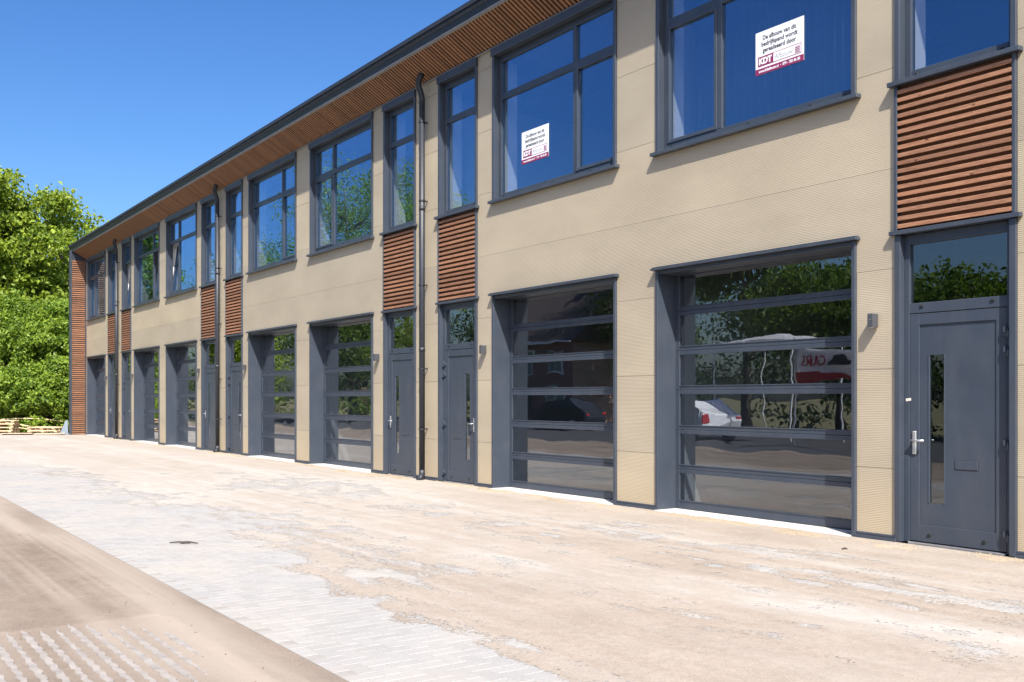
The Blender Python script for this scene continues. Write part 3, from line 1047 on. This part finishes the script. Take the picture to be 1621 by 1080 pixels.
# grain of these slats runs along y
mwood = woodmat('thermo_wood_cross', (.12, .055, .03), (.26, .122, .064), (.36, .19, .105), (14, 1.2, 22))
wm = boxmesh('slat', .032, wl, .0485, mwood, .003)
for k in range(n):
    z = .05+k*.0868
    if z > 7.3: break
    link('slat', wm, wing, (-.006, -(OUT-.045+.05)/2, z), (0, 0, 0))

# down pipes
for c in (-4*U, -2*U, 0, 2*U):
    e = empty('downpipe', (c, 0, 0), bld)
    yp = -.115
    mb = MB()
    mb.tube([(.10, -.15, 7.50), (.05, -.19, 7.38), (0, -.195, 7.30), (0, -.18, 7.24), (0, -.135, 7.13), (0, yp, 7.04), (0, yp, 6.9)], .054, 14)
    mb.build('swan_neck', M['blackpipe'], e, smooth=True)
    MB().tube([(0, yp, 6.95), (0, yp, .16)], .054, 16).build('pipe', M['blackpipe'], e, smooth=True)
    mb = MB(); mb.tube([(0, yp, .2), (0, yp, .12), (0, yp-.02, .06), (0, yp-.09, .02)], .056, 14)
    mb.build('shoe', M['blackpipe'], e, smooth=True)
    MB().tube([(.105, -.147, 7.51), (.085, -.162, 7.465)], .068, 14).build('outlet_collar', M['blackpipe'], e)
    for z in (.95, 2.06, 3.6, 5.15, 6.6):
        mb = MB(); mb.tube([(0, yp, z-.014), (0, yp, z+.014)], .063, 16)
        mb.box(-.012, .012, yp, -.002, z-.012, z+.012); mb.box(.045, .085, yp-.008, yp+.008, z-.012, z+.012)
        mb.build('bracket', M['blackpipe'], e)
    for z in (2.4, 5.0):
        MB().tube([(0, yp, z-.03), (0, yp, z+.05)], .059, 16).build('pipe_socket', M['blackpipe'], e, smooth=True)

# dark curtain behind the nearest wide upper window
cm = simple('blue_grey_curtain', (.08, .09, .11), .9)
V, F = [], []
xs_ = np.linspace(2*U-E_+.08, 2*U-D_-.08, 160)
for zz in (4.25, 7.0):
    for k_, x in enumerate(xs_):
        V.append((x, .62+.035*math.sin(k_*.9)+.012*math.sin(k_*.37), zz))
n_ = len(xs_)
F = [(k_, k_+1, n_+k_+1, n_+k_) for k_ in range(n_-1)]
cu_ = link('curtain', fastmesh('curtain', V, F, cm, True), bld)
cu_.modifiers.new('thick', 'SOLIDIFY').thickness = .003

# ------------------------------------------------------------------ wall lamps
lx = (B2+D_)/2
lamps = [(2*U-lx, 'dark box lamp on the bronze pier beside the nearest entrance door'),
         (lx, 'dark box wall lamp just right of the second nearest downpipe door'),
         (-lx, 'dark box wall lamp left of the pair of doors in mid facade'),
         (-2*U+lx, 'small dark wall lamp right of the middle downpipe, half facade away'),
         (-2*U-lx, 'small dark wall lamp left of the middle downpipe'),
         (-4*U+lx, 'tiny dark wall lamp right of the farthest downpipe'),
         (-4*U-lx, 'tiny dark wall lamp on the farthest pier next to the wooden wing wall')]
lamps[1] = (lx, 'dark box wall lamp on the narrow pier right of the large nearest downpipe')
for x, lab in lamps:
    e = empty('wall_lamp', (x, -.001, 2.335))
    tag(e, lab, 'lamp', 'box lamps along the facade')
    bx('housing', -.034, .034, -.105, -.012, -.072, .072, M['lampside'], e, .003)
    bx('wall_plate', -.026, .026, -.013, 0.0, -.06, .06, M['blackpipe'], e, .002)
    bx('lens', -.024, .024, -.090, -.030, -.0735, -.0715, M['white'], e, 0)
    bx('lens', -.024, .024, -.090, -.030, .0715, .0735, M['white'], e, 0)
    MB().tube([(0, -.1055, .005), (0, -.109, .005)], .006, 10).build('screw', M['steel'], e)

# ------------------------------------------------------------------ window signs
m, nt, p = newmat('sign_white'); p.inputs['Base Color'].default_value = (.74, .75, .77, 1); p.inputs['Roughness'].default_value = .5; M['signwhite'] = m
m, nt, p = newmat('sign_purple'); p.inputs['Base Color'].default_value = (.22, .018, .085, 1); p.inputs['Roughness'].default_value = .5; M['signpurple'] = m
m, nt, p = newmat('sign_black'); p.inputs['Base Color'].default_value = (.03, .03, .035, 1); M['signblack'] = m
m, nt, p = newmat('sign_grey'); p.inputs['Base Color'].default_value = (.30, .30, .31, 1); M['signgrey'] = m

def text(body, size, x, z, mat, parent, y, align='LEFT', width=None, bold=0.0, shear=0.0, name='lettering', rot=(math.pi/2, 0, 0)):
    cu = bpy.data.curves.new(name, 'FONT')
    cu.body = body; cu.size = size; cu.align_x = align; cu.align_y = 'CENTER'
    cu.offset = bold; cu.shear = shear; cu.resolution_u = 3
    tmp = bpy.data.objects.new(name, cu); COL.objects.link(tmp)
    bpy.context.view_layer.update()
    dg = bpy.context.evaluated_depsgraph_get()
    me = bpy.data.meshes.new_from_object(tmp.evaluated_get(dg))
    bpy.data.objects.remove(tmp)
    me.name = name
    me.materials.clear(); me.materials.append(mat)
    co = np.array([v.co[:] for v in me.vertices])
    if width:
        w = co[:, 0].max()-co[:, 0].min()
        s = width/w
        for v in me.vertices: v.co.x *= s
    o = link(name, me, parent, (x, y, z), rot)
    return o

def sign(x, z, lab):
    w, h = .72, .515
    e = empty('window_sign', (x, .1045, z))
    tag(e, lab, 'sign', 'signs on the upper windows')
    bx('board', -w/2, w/2, 0, .004, 0, h, M['signwhite'], e, 0)
    y = -.0015
    text('De afbouw van dit', .074, 0, h-.085, M['signblack'], e, y, 'CENTER', .50, .0018)
    text('bedrijfspand wordt', .074, 0, h-.16, M['signblack'], e, y, 'CENTER', .54, .0018)
    text('gerealiseerd door', .074, 0, h-.235, M['signblack'], e, y, 'CENTER', .50, .0018)
    zl0, zl1 = .095, .215
    bx('logo_frame', -.325, .325, -.0008, 0, zl0, zl1, M['signpurple'], e, 0)
    bx('logo_field', -.085, .317, -.0018, -.0009, zl0+.008, zl1-.008, M['signwhite'], e, 0)
    text('KDT', .10, -.21, .152, M['signwhite'], e, -.0026, 'CENTER', .20, .006)
    text('Afbouw', .088, -.068, .152, M['signgrey'], e, -.0026, 'LEFT', .27, 0)
    for k in range(5):
        bx('emblem_bar', .235, .305, -.0026, -.0019, .112+k*.018, .112+k*.018+.011, M['signpurple'], e, 0)
    for k in range(3):
        bx('emblem_dot', .24+k*.022, .255+k*.022, -.0034, -.0027, .186, .194, M['signwhite'], e, 0)
    bx('band', -w/2, w/2, -.0012, 0, 0, .072, M['signpurple'], e, 0)
    text('www.kdtafbouw.nl  •  079 - 785 86 88', .045, 0, .036, M['signwhite'], e, -.0026, 'CENTER', .62, .0016)
    return e
sign(3.22, 5.29, 'smaller looking white and purple notice in the second wide upper window from the right')
sign(8.12, 5.42, 'large white and purple notice in the nearest wide upper window, top right')

# pale sticker on the frame of the nearest door
st = MB().box(-.03, .03, -.0015, 0, -.014, .014).build('sticker', M['tape'])
st.location = (2*U-B2+.115, .0445, 1.495); st.rotation_euler = (0, -.12, 0)
tag(st, 'small pale sticker on the frame of the nearest entrance door', 'sticker')
# ------------------------------------------------------------------ trees and shrubs
def leaf_mesh(name, P, Nrm, size, rnd, mat):
    """one folded leaf (two quads along a midrib) per point"""
    n = len(P)
    d = RNG.normal(size=(n, 3))
    Nrm = Nrm/np.linalg.norm(Nrm, axis=1, keepdims=True)
    T = np.cross(Nrm, d); T /= np.linalg.norm(T, axis=1, keepdims=True)+1e-9
    B = np.cross(Nrm, T)
    s = size[:, None]
    fold = RNG.uniform(.08, .3, (n, 1))
    base = P-T*s*.5
    tip = P+T*s*.55-Nrm*s*.12
    lf = P+B*s*.36+Nrm*s*fold
    rt = P-B*s*.36+Nrm*s*fold
    V = np.stack([base, rt, tip, lf], 1).reshape(-1, 3)
    k = (np.arange(n)*4)[:, None]
    F = np.concatenate([k+np.array([[0, 1, 2]]), k+np.array([[0, 2, 3]])])
    me = fastmesh(name, V, F, mat)
    a = me.attributes.new('rnd', 'FLOAT', 'POINT')
    a.data.foreach_set('value', np.repeat(np.clip(rnd, 0, 1), 4).astype(np.float32))
    return me

def branches(mb, base, h, r0, crown, nlimb, rng):
    top = Vector((rng.uniform(-.06, .06)*h, rng.uniform(-.06, .06)*h, h*.86))
    pts, rad = [], []
    for i in range(8):
        t = i/7
        pts.append(Vector((top.x*t*t+math.sin(t*5+rng.random())*.05*h*.2, top.y*t*t+rng.uniform(-.02, .02)*h*.4, top.z*t)))
        rad.append(max(.02, r0*(1-t)**.8*(1.25 if i == 0 else 1)))
    mb.tube(pts, rad, 8)
    ends = []
    for k in range(nlimb):
        t = rng.uniform(.28, .92)
        i = int(t*7); f = t*7-i
        p = pts[i].lerp(pts[min(7, i+1)], f)
        az = k*2.4+rng.uniform(-.4, .4)
        ln = crown*rng.uniform(.55, 1.0)*(1.1-.55*max(0, t-.5))
        up = rng.uniform(.25, .75)
        d = Vector((math.cos(az), math.sin(az), up)).normalized()
        q = [p]
        for s_ in range(1, 5):
            d = (d+Vector((rng.uniform(-.2, .2), rng.uniform(-.2, .2), rng.uniform(-.08, .16)))).normalized()
            q.append(q[-1]+d*ln/4)
        rr = r0*.38*(1-t*.5)
        mb.tube(q, [rr, rr*.75, rr*.5, rr*.32, rr*.15], 6)
        ends += [q[2], q[3], q[4]]
        for s_ in range(2):
            a0 = q[2+s_]
            d2 = (d+Vector((rng.uniform(-.8, .8), rng.uniform(-.8, .8), rng.uniform(-.1, .6)))).normalized()
            e2 = a0+d2*ln*.42
            mb.tube([a0, a0.lerp(e2, .5)+Vector((0, 0, .05*ln)), e2], [rr*.4, rr*.25, rr*.08], 5)
            ends.append(e2)
    return ends

def tree(name, loc, h, crown, nleaf, mat, label, leaf=.17, nlimb=16, zlow=.28, group=None, seed=1, flat=.55, clump=.28, trunk=True):
    rng = random.Random(seed)
    e = empty(name, loc)
    tag(e, label, 'shrub' if 'shrub' in name else 'tree', group)
    mb = MB()
    ends = branches(mb, None, h, h*.021+.05, crown, nlimb, rng)
    mb.build('trunk', M['bark'], e, smooth=True)
    # clump centres: branch ends plus a shell of the crown
    cs = [np.array(p[:]) for p in ends]
    for k in range(int(nlimb*2.2)):
        z = rng.uniform(zlow, .97)
        w = math.sqrt(max(.03, 1-((z-.58)/.45)**2)) if z > .58 else .75+.25*(z-zlow)/(.58-zlow)
        az = rng.uniform(0, 6.283); rr = crown*w*rng.uniform(.55, 1.02)
        cs.append(np.array((math.cos(az)*rr, math.sin(az)*rr, z*h)))
    cs = np.array(cs)
    crad = crown*clump*RNG.uniform(.55, 1.35, len(cs))
    wgt = crad**2.2; wgt /= wgt.sum()
    ci = RNG.choice(len(cs), nleaf, p=wgt)
    d = RNG.normal(size=(nleaf, 3)); d /= np.linalg.norm(d, axis=1, keepdims=True)
    rad = RNG.uniform(0, 1, nleaf)**.42
    stretch = np.array([1.15, 1.15, flat])
    P = cs[ci]+d*(rad*crad[ci])[:, None]*stretch
    P += RNG.normal(size=P.shape)*crown*.045
    P[:, 2] = np.maximum(P[:, 2], .12)
    Nr = d*.7+np.array([0, 0, .45])+RNG.normal(size=P.shape)*.7
    ctint = RNG.uniform(-.22, .22, len(cs))
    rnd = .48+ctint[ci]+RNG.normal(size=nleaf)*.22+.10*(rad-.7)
    sz = leaf*RNG.uniform(.55, 1.25, nleaf)
    link('crown', leaf_mesh('crown', P, Nr, sz, rnd, M[mat]), e)
    return e

def img(x, y, Z):
    """pixel + distance along the view axis -> world"""
    p = CAM+FWD*Z+RGT*((x-810.5)*Z/FPX)
    return Vector((p.x, p.y, 1.5+(632-y)*Z/FPX))

far_trees = [
    # x px, Z, height, crown, leaves, mat, label
    (40, 55, 13.2, 4.8, 30000, 'leafA', 'tall light green tree with open crown above the left shrubs'),
    (-75, 52, 13.5, 4.2, 26000, 'leafA', 'tall light green tree at the left edge of the photo'),
    (112, 60, 12.0, 3.6, 17000, 'leafA', 'slimmer light green tree whose tip shows beside the far roof corner'),
    (150, 66, 11.4, 3.6, 16000, 'leafC', 'darker tree rising just behind the far roof corner'),
]
for i, (x, Z, h, cr, nl, mt, lab) in enumerate(far_trees):
    p = img(x, 690, Z)
    tree('deciduous_tree', (p.x, p.y, -.06), h, cr, nl, mt, lab, .25, 24, .22, 'trees beyond the end of the building', 20+i, .40, .17)
shr = [
    (8, 47.0, 5.6, 2.1, 'large bright green shrub at the left edge behind the pallets'),
    (48, 48.5, 6.6, 2.3, 'tallest bright green shrub behind the wooden pallets'),
    (86, 46.5, 5.2, 1.9, 'bright green shrub between the tallest one and the wooden wing wall'),
    (118, 48.0, 6.2, 2.2, 'bright green shrub partly hidden by the wooden wing wall'),
    (28, 44.5, 2.9, 1.5, 'low leafy shrub in front of the left end shrubs'),
    (72, 44.3, 2.4, 1.4, 'low leafy shrub directly behind the upturned pallet'),
    (102, 44.5, 3.3, 1.3, 'low yellow green shrub touching the corner of the building'),
    (-40, 47.5, 6.2, 2.3, 'bright green shrub just beyond the left edge of the photo'),
]
for i, (x, Z, h, cr, lab) in enumerate(shr):
    p = img(x, 690, Z)
    tree('leafy_shrub', (p.x, p.y, -.06), h, cr, int(20000*(h/5)), 'leafB', lab, .18, 22, .05, 'shrubs beyond the end of the building', 50+i, .75, .21)

# ------------------------------------------------------------------ pallets, planks, poles at the far end
def pallet(loc, rot, label):
    e = empty('wooden_pallet', loc); e.rotation_euler = rot
    tag(e, label, 'pallet', 'pallets at the far end of the yard')
    for k in range(5):
        y = -.40+k*.2
        bx('deck_board', -.6, .6, y-.05, y+.05, .122, .144, M['pallet'], e, .003)
    for k in (-1, 0, 1):
        bx('bearer', -.6+.002, .6-.002, k*.35-.05, k*.35+.05, .0, .022, M['pallet'], e, .003)
        bx('cross_board', k*.53-.06, k*.53+.06, -.45, .45, .100, .121, M['pallet'], e, .003)
        for j in (-1, 0, 1):
            bx('block', k*.53-.065, k*.53+.065, j*.35-.05, j*.35+.05, .0225, .0995, M['pallet'], e, .003)
    return e
def at(x, Z): 
    p = img(x, 690, Z); return p.x, p.y
x, y = at(72, 42.6)
rzp = math.atan2(RGT.y, RGT.x)
pallet((x, y, .012), (0, 0, rzp+.15), 'pale wooden pallet lying flat before the shrubs, under another pallet')
pallet((x-.1, y+.05, .16), (.02, .015, rzp-.06), 'pale wooden pallet lying on top of another pallet before the shrubs')
x, y = at(2, 42.4)
for k in range(4):
    pallet((x+.03*(k % 2), y, .012+k*.146), (0, 0, rzp+.05+.06*k), 'pale pallet in the stack at the left edge, %s' % ('lowest of four', 'second from the ground', 'third from the ground', 'topmost of four')[k])
# long poles
poles = [((-2, 43.4, .60), (106, 43.6, .50), 'uppermost long pale pole bowed in front of the shrubs'),
         ((8, 43.0, .47), (50, 43.1, .30), 'thin pale pole sloping down from the left pallet stack to the middle pallet'),
         ((8, 42.7, .32), (50, 42.8, .18), 'lower thin pale pole sloping towards the middle pallet')]
for (a, b, lab) in poles:
    pa = Vector((*at(a[0], a[1]), a[2])); pb = Vector((*at(b[0], b[1]), b[2]))
    pts = [pa.lerp(pb, t)+Vector((0, 0, .10*math.sin(t*math.pi)*(1 if a[2] > .5 else .2))) for t in np.linspace(0, 1, 9)]
    tag(MB().tube(pts, .026, 8).build('wooden_pole', M['pallet'], smooth=True), lab, 'pole', 'poles by the shrubs')
for k, (xa, xb, Z, z) in enumerate(((-10, 42, 41.6, .0), (2, 52, 41.45, .04), (40, 92, 41.7, .0), (56, 104, 41.5, .035))):
    pa = Vector((*at(xa, Z), z)); pb = Vector((*at(xb, Z+.15), z))
    d = pb-pa
    o = link('plank', boxmesh('plank', round(d.length, 2), .18, .035, M['oldplank'], .004), None, (pa+pb)/2+Vector((0, 0, .032)), (0, 0, math.atan2(d.y, d.x)))
    tag(o, ('weathered plank on the ground at the far left edge', 'weathered plank lying over another by the left pallet stack', 'weathered plank on the ground before the middle pallet', 'weathered plank ending beside the wooden wing wall')[k], 'plank', 'planks on the ground by the shrubs')
# leaning grey board at the foot of the wing wall
mb = MB().prism([(-.36, .0), (.0, .0), (.0, .62), (-.10, .58)], 'y', -.02, .02)
o = mb.build('grey_board', simple('grey_blue_board', (.20, .24, .29), .5), None, (S_END-.25, -OUT-.05, .01))
o.rotation_euler = (.05, 0, math.radians(55))
tag(o, 'slanted grey blue board at the outer foot of the wooden wing wall', 'board')

# ------------------------------------------------------------------ small litter on the paving
def ground_pt(x, y):
    Z = FPX*1.5/(y-632); p = img(x, y, Z)
    return Vector((p.x, p.y, 0))
twigm = simple('dark_twig', (.05, .04, .032), .9)
for k, (x, y, n_, lab) in enumerate(((293, 861, 5, 'small dark scrap of twigs on the pale paving at left'), (590, 1005, 0, ''), (1338, 871, 2, 'dark crumb of dirt before the nearest sectional door'))):
    if not n_: continue
    g = ground_pt(x, y)
    mb = MB()
    for q in range(n_):
        o_ = Vector((random.uniform(-.12, .12), random.uniform(-.02, .02), 0)) if n_ > 2 else Vector((random.uniform(-.01, .01), 0, 0))
        L = random.uniform(.05, .12) if n_ > 2 else .03
        a_ = math.atan2(RGT.y, RGT.x)+random.uniform(-.5, .5)
        dd = Vector((math.cos(a_), math.sin(a_), 0))*L
        c_ = RGT*o_.x*1.2+Vector((0, o_.y, .012))
        mb.tube([c_-dd, c_+Vector((0, 0, .008)), c_+dd], [.006, .009, .005], 6)
    tag(mb.build('twig_litter', twigm, None, g), lab, 'litter')
# crumbs of dark soil on the sand road
NC = 260
cx = RNG.uniform(2, 13, NC); cyy = RNG.uniform(-9.5, -6.95, NC)
m_ = fbm(cx*.9, cyy*.9, 3, 12) > .47
cx, cyy = cx[m_], cyy[m_]
cs_ = RNG.uniform(.002, .008, len(cx))
PV = (octv[None]*cs_[:, None, None]*RNG.uniform(.6, 1.4, (len(cx), 6, 1))+np.stack([cx, cyy, np.full(len(cx), .022)], 1)[:, None]).reshape(-1, 3)
PF = (octf[None]+(np.arange(len(cx))*6)[:, None, None]).reshape(-1, 3)
tag(link('soil_crumbs', fastmesh('soil_crumbs', PV, PF, simple('soil', (.20, .14, .095), .95))), 'crumbs of dark soil scattered over the sand road', 'soil', kind='stuff')

# ------------------------------------------------------------------ across the yard: seen in the glass
opp = [
    (-6, -27, 6.6, 3.2, 'leafC'), (-12.5, -28, 7.5, 3.4, 'leafC'), (-1, -28, 7.0, 3.2, 'leafC'), (4.5, -27.5, 6.2, 3.0, 'leafC'),
    (-19, -29, 11, 3.8, 'leafC'), (-26.5, -30, 15.5, 4.2, 'leafC'), (-44, -33, 14, 4.6, 'leafC'), (-55, -30, 21, 5.6, 'leafA'),
    (-67, -31, 25, 7.5, 'leafA'), (-79, -30, 18, 5.6, 'leafA'), (-90, -28, 18, 5.4, 'leafC'), (-60, -17, 10, 4.2, 'leafA'), (-46, -20, 8, 3.6, 'leafC'),
    (-72, -8, 12, 4.6, 'leafA'), (10, -28, 7, 3.2, 'leafC')]
where = ['third from the right end', 'fourth from the right end', 'second from the right end', 'near the right end', 'fifth from the right end', 'slender and tall beside the brick house', 'behind the brick house', 'tallest of all', 'tall and dark behind the tallest', 'light green far along the road', 'dark, farthest along the road', 'light green and close to the road', 'small beside the brick house', 'light green at the far bend', 'at the right end']
for i, (x, y, h, cr, mt) in enumerate(opp):
    tree('roadside_tree', (x, y, -.06), h, cr, 22000 if h > 20 else 15000, mt, 'tree across the yard mirrored in the glass, '+where[i], .22, 16, .03, 'trees across the yard', 90+i, .6, .32)

# brick house
m, nt, p = newmat('red_brick')
bt = nd(nt, 'ShaderNodeTexBrick'); bt.inputs['Scale'].default_value = 4.0
bt.inputs['Color1'].default_value = (.25, .09, .055, 1); bt.inputs['Color2'].default_value = (.19, .065, .045, 1); bt.inputs['Mortar'].default_value = (.35, .32, .28, 1)
mp = nd(nt, 'ShaderNodeMapping'); mp.inputs['Rotation'].default_value = (math.pi/2, 0, 0)
g_ = nd(nt, 'ShaderNodeTexCoord'); nt.links.new(g_.outputs['Object'], mp.inputs['Vector']); nt.links.new(mp.outputs[0], bt.inputs['Vector'])
nt.links.new(bt.outputs['Color'], p.inputs['Base Color']); p.inputs['Roughness'].default_value = .9
M['brick'] = m
M['tile'] = simple('dark_roof_tile', (.07, .055, .05), .8, 0, .25, 4, .4, 20)
M['whitepaint'] = simple('white_paint', (.78, .78, .76), .5, 0, .04)
hs = empty('brick_house', (-35.5, -31, -.06)); tag(hs, 'red brick house with dark roof across the yard, mirrored in the sectional door', 'house')
MB().box(-5, 5, -4, 4, 0, 5.2).build('wall', M['brick'], hs)
MB().prism([(-4.5, 5.0), (4.5, 5.0), (0, 9.0)], 'x', -5.3, 5.3).build('roof', M['tile'], hs)
bx('chimney', 2.5, 3.2, -.4, .4, 8.0, 9.9, M['brick'], hs)
bx('gutter', -5.35, 5.35, 4.42, 4.6, 4.95, 5.15, M['whitepaint'], hs)
for wx in (-3.4, 0.2, 3.2):
    for wz in (.9, 3.1):
        if wx == .2 and wz < 1:
            bx('door', wx-.5, wx+.5, 4.002, 4.06, .05, 2.2, M['frame'], hs)
            continue
        wd = bx('window', wx-.75, wx+.75, 4.002, 4.07, wz, wz+1.4, M['whitepaint'], hs)
        bx('pane', -.66, -.04, .036, .042, -.62, .62, M['doorglass'], wd, 0)
        bx('pane', .04, .66, .036, .042, -.62, .62, M['doorglass'], wd, 0)

m = leafmat('white_canvas', (.78, .78, .78), (.78, .78, .78), (1, 1, 1)); M['canvas'] = m
# banner on two posts
ban = empty('advertising_banner', (-3.3, -16.2, 0)); tag(ban, 'white and red banner with a car, mirrored in the nearest sectional door', 'banner')
M['red'] = simple('banner_red', (.50, .02, .025), .5, 0, .05)
M['post'] = simple('galvanised_post', (.45, .46, .47), .4, .6, .06)
for sx in (-1, 1):
    MB().tube([(sx*2.05, 0, -.05), (sx*2.05, 0, 3.5)], .035, 10).build('post', M['post'], ban)
nx_, nz_ = 33, 9
V, F = [], []
for j in range(nz_):
    for i in range(nx_):
        u, v = i/(nx_-1), j/(nz_-1)
        sag = .22*math.sin(u*math.pi)*(1 if j == nz_-1 else v)
        V.append((-2+4*u, .05*math.sin(u*9+v*2), 2.05+1.2*v-sag))
for j in range(nz_-1):
    for i in range(nx_-1):
        F.append((j*nx_+i, j*nx_+i+1, (j+1)*nx_+i+1, (j+1)*nx_+i))
cl = fastmesh('cloth', V, F, M['canvas'], True)
co_ = link('cloth', cl, ban); md = co_.modifiers.new('solid', 'SOLIDIFY'); md.thickness = .004
# the banner faces the building (+y)
R_ = (math.pi/2, 0, math.pi)
MB().prism([(.9, 2.07), (-1.95, 2.07), (-1.95, 2.28), (-1.2, 2.36), (-.3, 2.28), (.3, 2.16)], 'y', .062, .066).build('red_swoosh', M['red'], ban)
text('CARS', .42, -1.25, 2.72, M['red'], ban, .07, 'CENTER', .95, .008, 0, 'lettering', R_)
carm = MB().prism([(-.45, .0), (.45, .0), (.46, .14), (.3, .2), (.16, .34), (-.2, .34), (-.36, .18), (-.46, .15)], 'y', .066, .070)
carm.build('car_print', M['signblack'], ban, (-.25, 0, 2.55))
for k in range(3):
    mb = MB(); pts = [(.5+.45*k+.25*math.cos(t)*(1-.1*k), .07, 2.72+.30*math.sin(t)) for t in np.linspace(0.3, 5.2, 14)]
    mb.tube(pts, .035, 6); mb.build('red_script', M['red'], ban)

# white party tent
tent = empty('white_canopy', (-8.6, -19.2, 0)); tag(tent, 'white peaked canopy on poles across the yard, mirrored in the nearest sectional door', 'canopy')
for sx in (-1, 1):
    for sy in (-1, 1):
        MB().tube([(sx*1.8, sy*1.4, -.05), (sx*1.8, sy*1.4, 3.58)], .03, 8).build('pole', M['whitepaint'], tent)
V = []; F = []
n_ = 12
for j in range(n_+1):
    for i in range(n_+1):
        u, v = i/n_*2-1, j/n_*2-1
        r_ = max(abs(u), abs(v))
        V.append((u*1.9, v*1.5, 3.55+.42*(1-r_)**1.2))
for j in range(n_):
    for i in range(n_):
        F.append((j*(n_+1)+i, j*(n_+1)+i+1, (j+1)*(n_+1)+i+1, (j+1)*(n_+1)+i))
o = link('roof_cloth', fastmesh('roof_cloth', V, F, M['canvas'], True), tent); o.modifiers.new('s', 'SOLIDIFY').thickness = .006

# parked cars
def car(loc, rz, paint, label):
    e = empty('parked_car', loc); e.rotation_euler = (0, 0, rz)
    tag(e, label, 'car', 'cars parked across the yard')
    prof = [(-2.1, .35), (-2.15, .62), (-2.05, .88), (-1.15, 1.0), (-.45, 1.42), (.85, 1.46), (1.6, 1.08), (2.05, .98), (2.12, .6), (2.05, .35)]
    secs = [(-.86, .93), (-.80, 1.0), (.80, 1.0), (.86, .93)]
    mb = MB()
    for (yy, sc) in secs:
        for (a, b) in prof:
            wz = b
            inn = 1-.16*max(0, (b-.95)/.5)
            mb.v.append((a*sc if abs(a) > 2 else a, yy*inn, wz))
    n = len(prof)
    for s_ in range(3):
        for i in range(n):
            j = (i+1) % n
            mb.f.append((s_*n+i, s_*n+j, (s_+1)*n+j, (s_+1)*n+i))
    mb.f.append(tuple(range(n))); mb.f.append(tuple(reversed(range(3*n, 4*n))))
    mb.build('body', paint, e, bevel=.04)
    for sy in (-1, 1):
        g = MB().prism([(-1.0, 1.02), (-.42, 1.36), (.25, 1.38), (.25, 1.02)], 'y', sy*.79-.012, sy*.79+.012) if False else None
        for (pts) in ([(-.95, 1.03), (-.42, 1.34), (.12, 1.36), (.12, 1.03)], [(.2, 1.03), (.2, 1.36), (.78, 1.37), (1.3, 1.08)]):
            V = []
            for (a, b) in pts:
                V.append((a, sy*(.86*(1-.16*max(0, (b-.95)/.5))+.006), b))
            mm = MB(); mm.v = V+[(v[0], v[1]-sy*.02, v[2]) for v in V]
            mm.f = [(0, 1, 2, 3), (4, 5, 6, 7), (0, 1, 5, 4), (1, 2, 6, 5), (2, 3, 7, 6), (3, 0, 4, 7)]
            mm.build('side_window', M['cap'], e)
        for wx in (-1.32, 1.3):
            t_ = MB().tube([(wx, sy*.70, .31), (wx, sy*.89, .31)], .31, 20).build('wheel', M['cap'], e)
            MB().tube([(wx, sy*.885, .31), (wx, sy*.905, .31)], .19, 16).build('rim', M['steel'], t_)
        bx('headlight', -2.12, -2.02, sy*.62-.16, sy*.62+.16, .68, .8, M['whitepaint'], e, .01)
        bx('tail_light', 2.0, 2.11, sy*.66-.12, sy*.66+.12, .75, .9, M['red'], e, .01)
    return e
wp = simple('white_car_paint', (.75, .76, .77), .2, 0, .02); dp = simple('dark_car_paint', (.03, .035, .045), .2, 0, .05)
car((-10.8, -17.0, -.010), .25, wp, 'white car parked across the yard, mirrored in the nearest sectional door')
car((-23.5, -21, -.010), -.1, dp, 'dark car parked across the yard before the brick house')
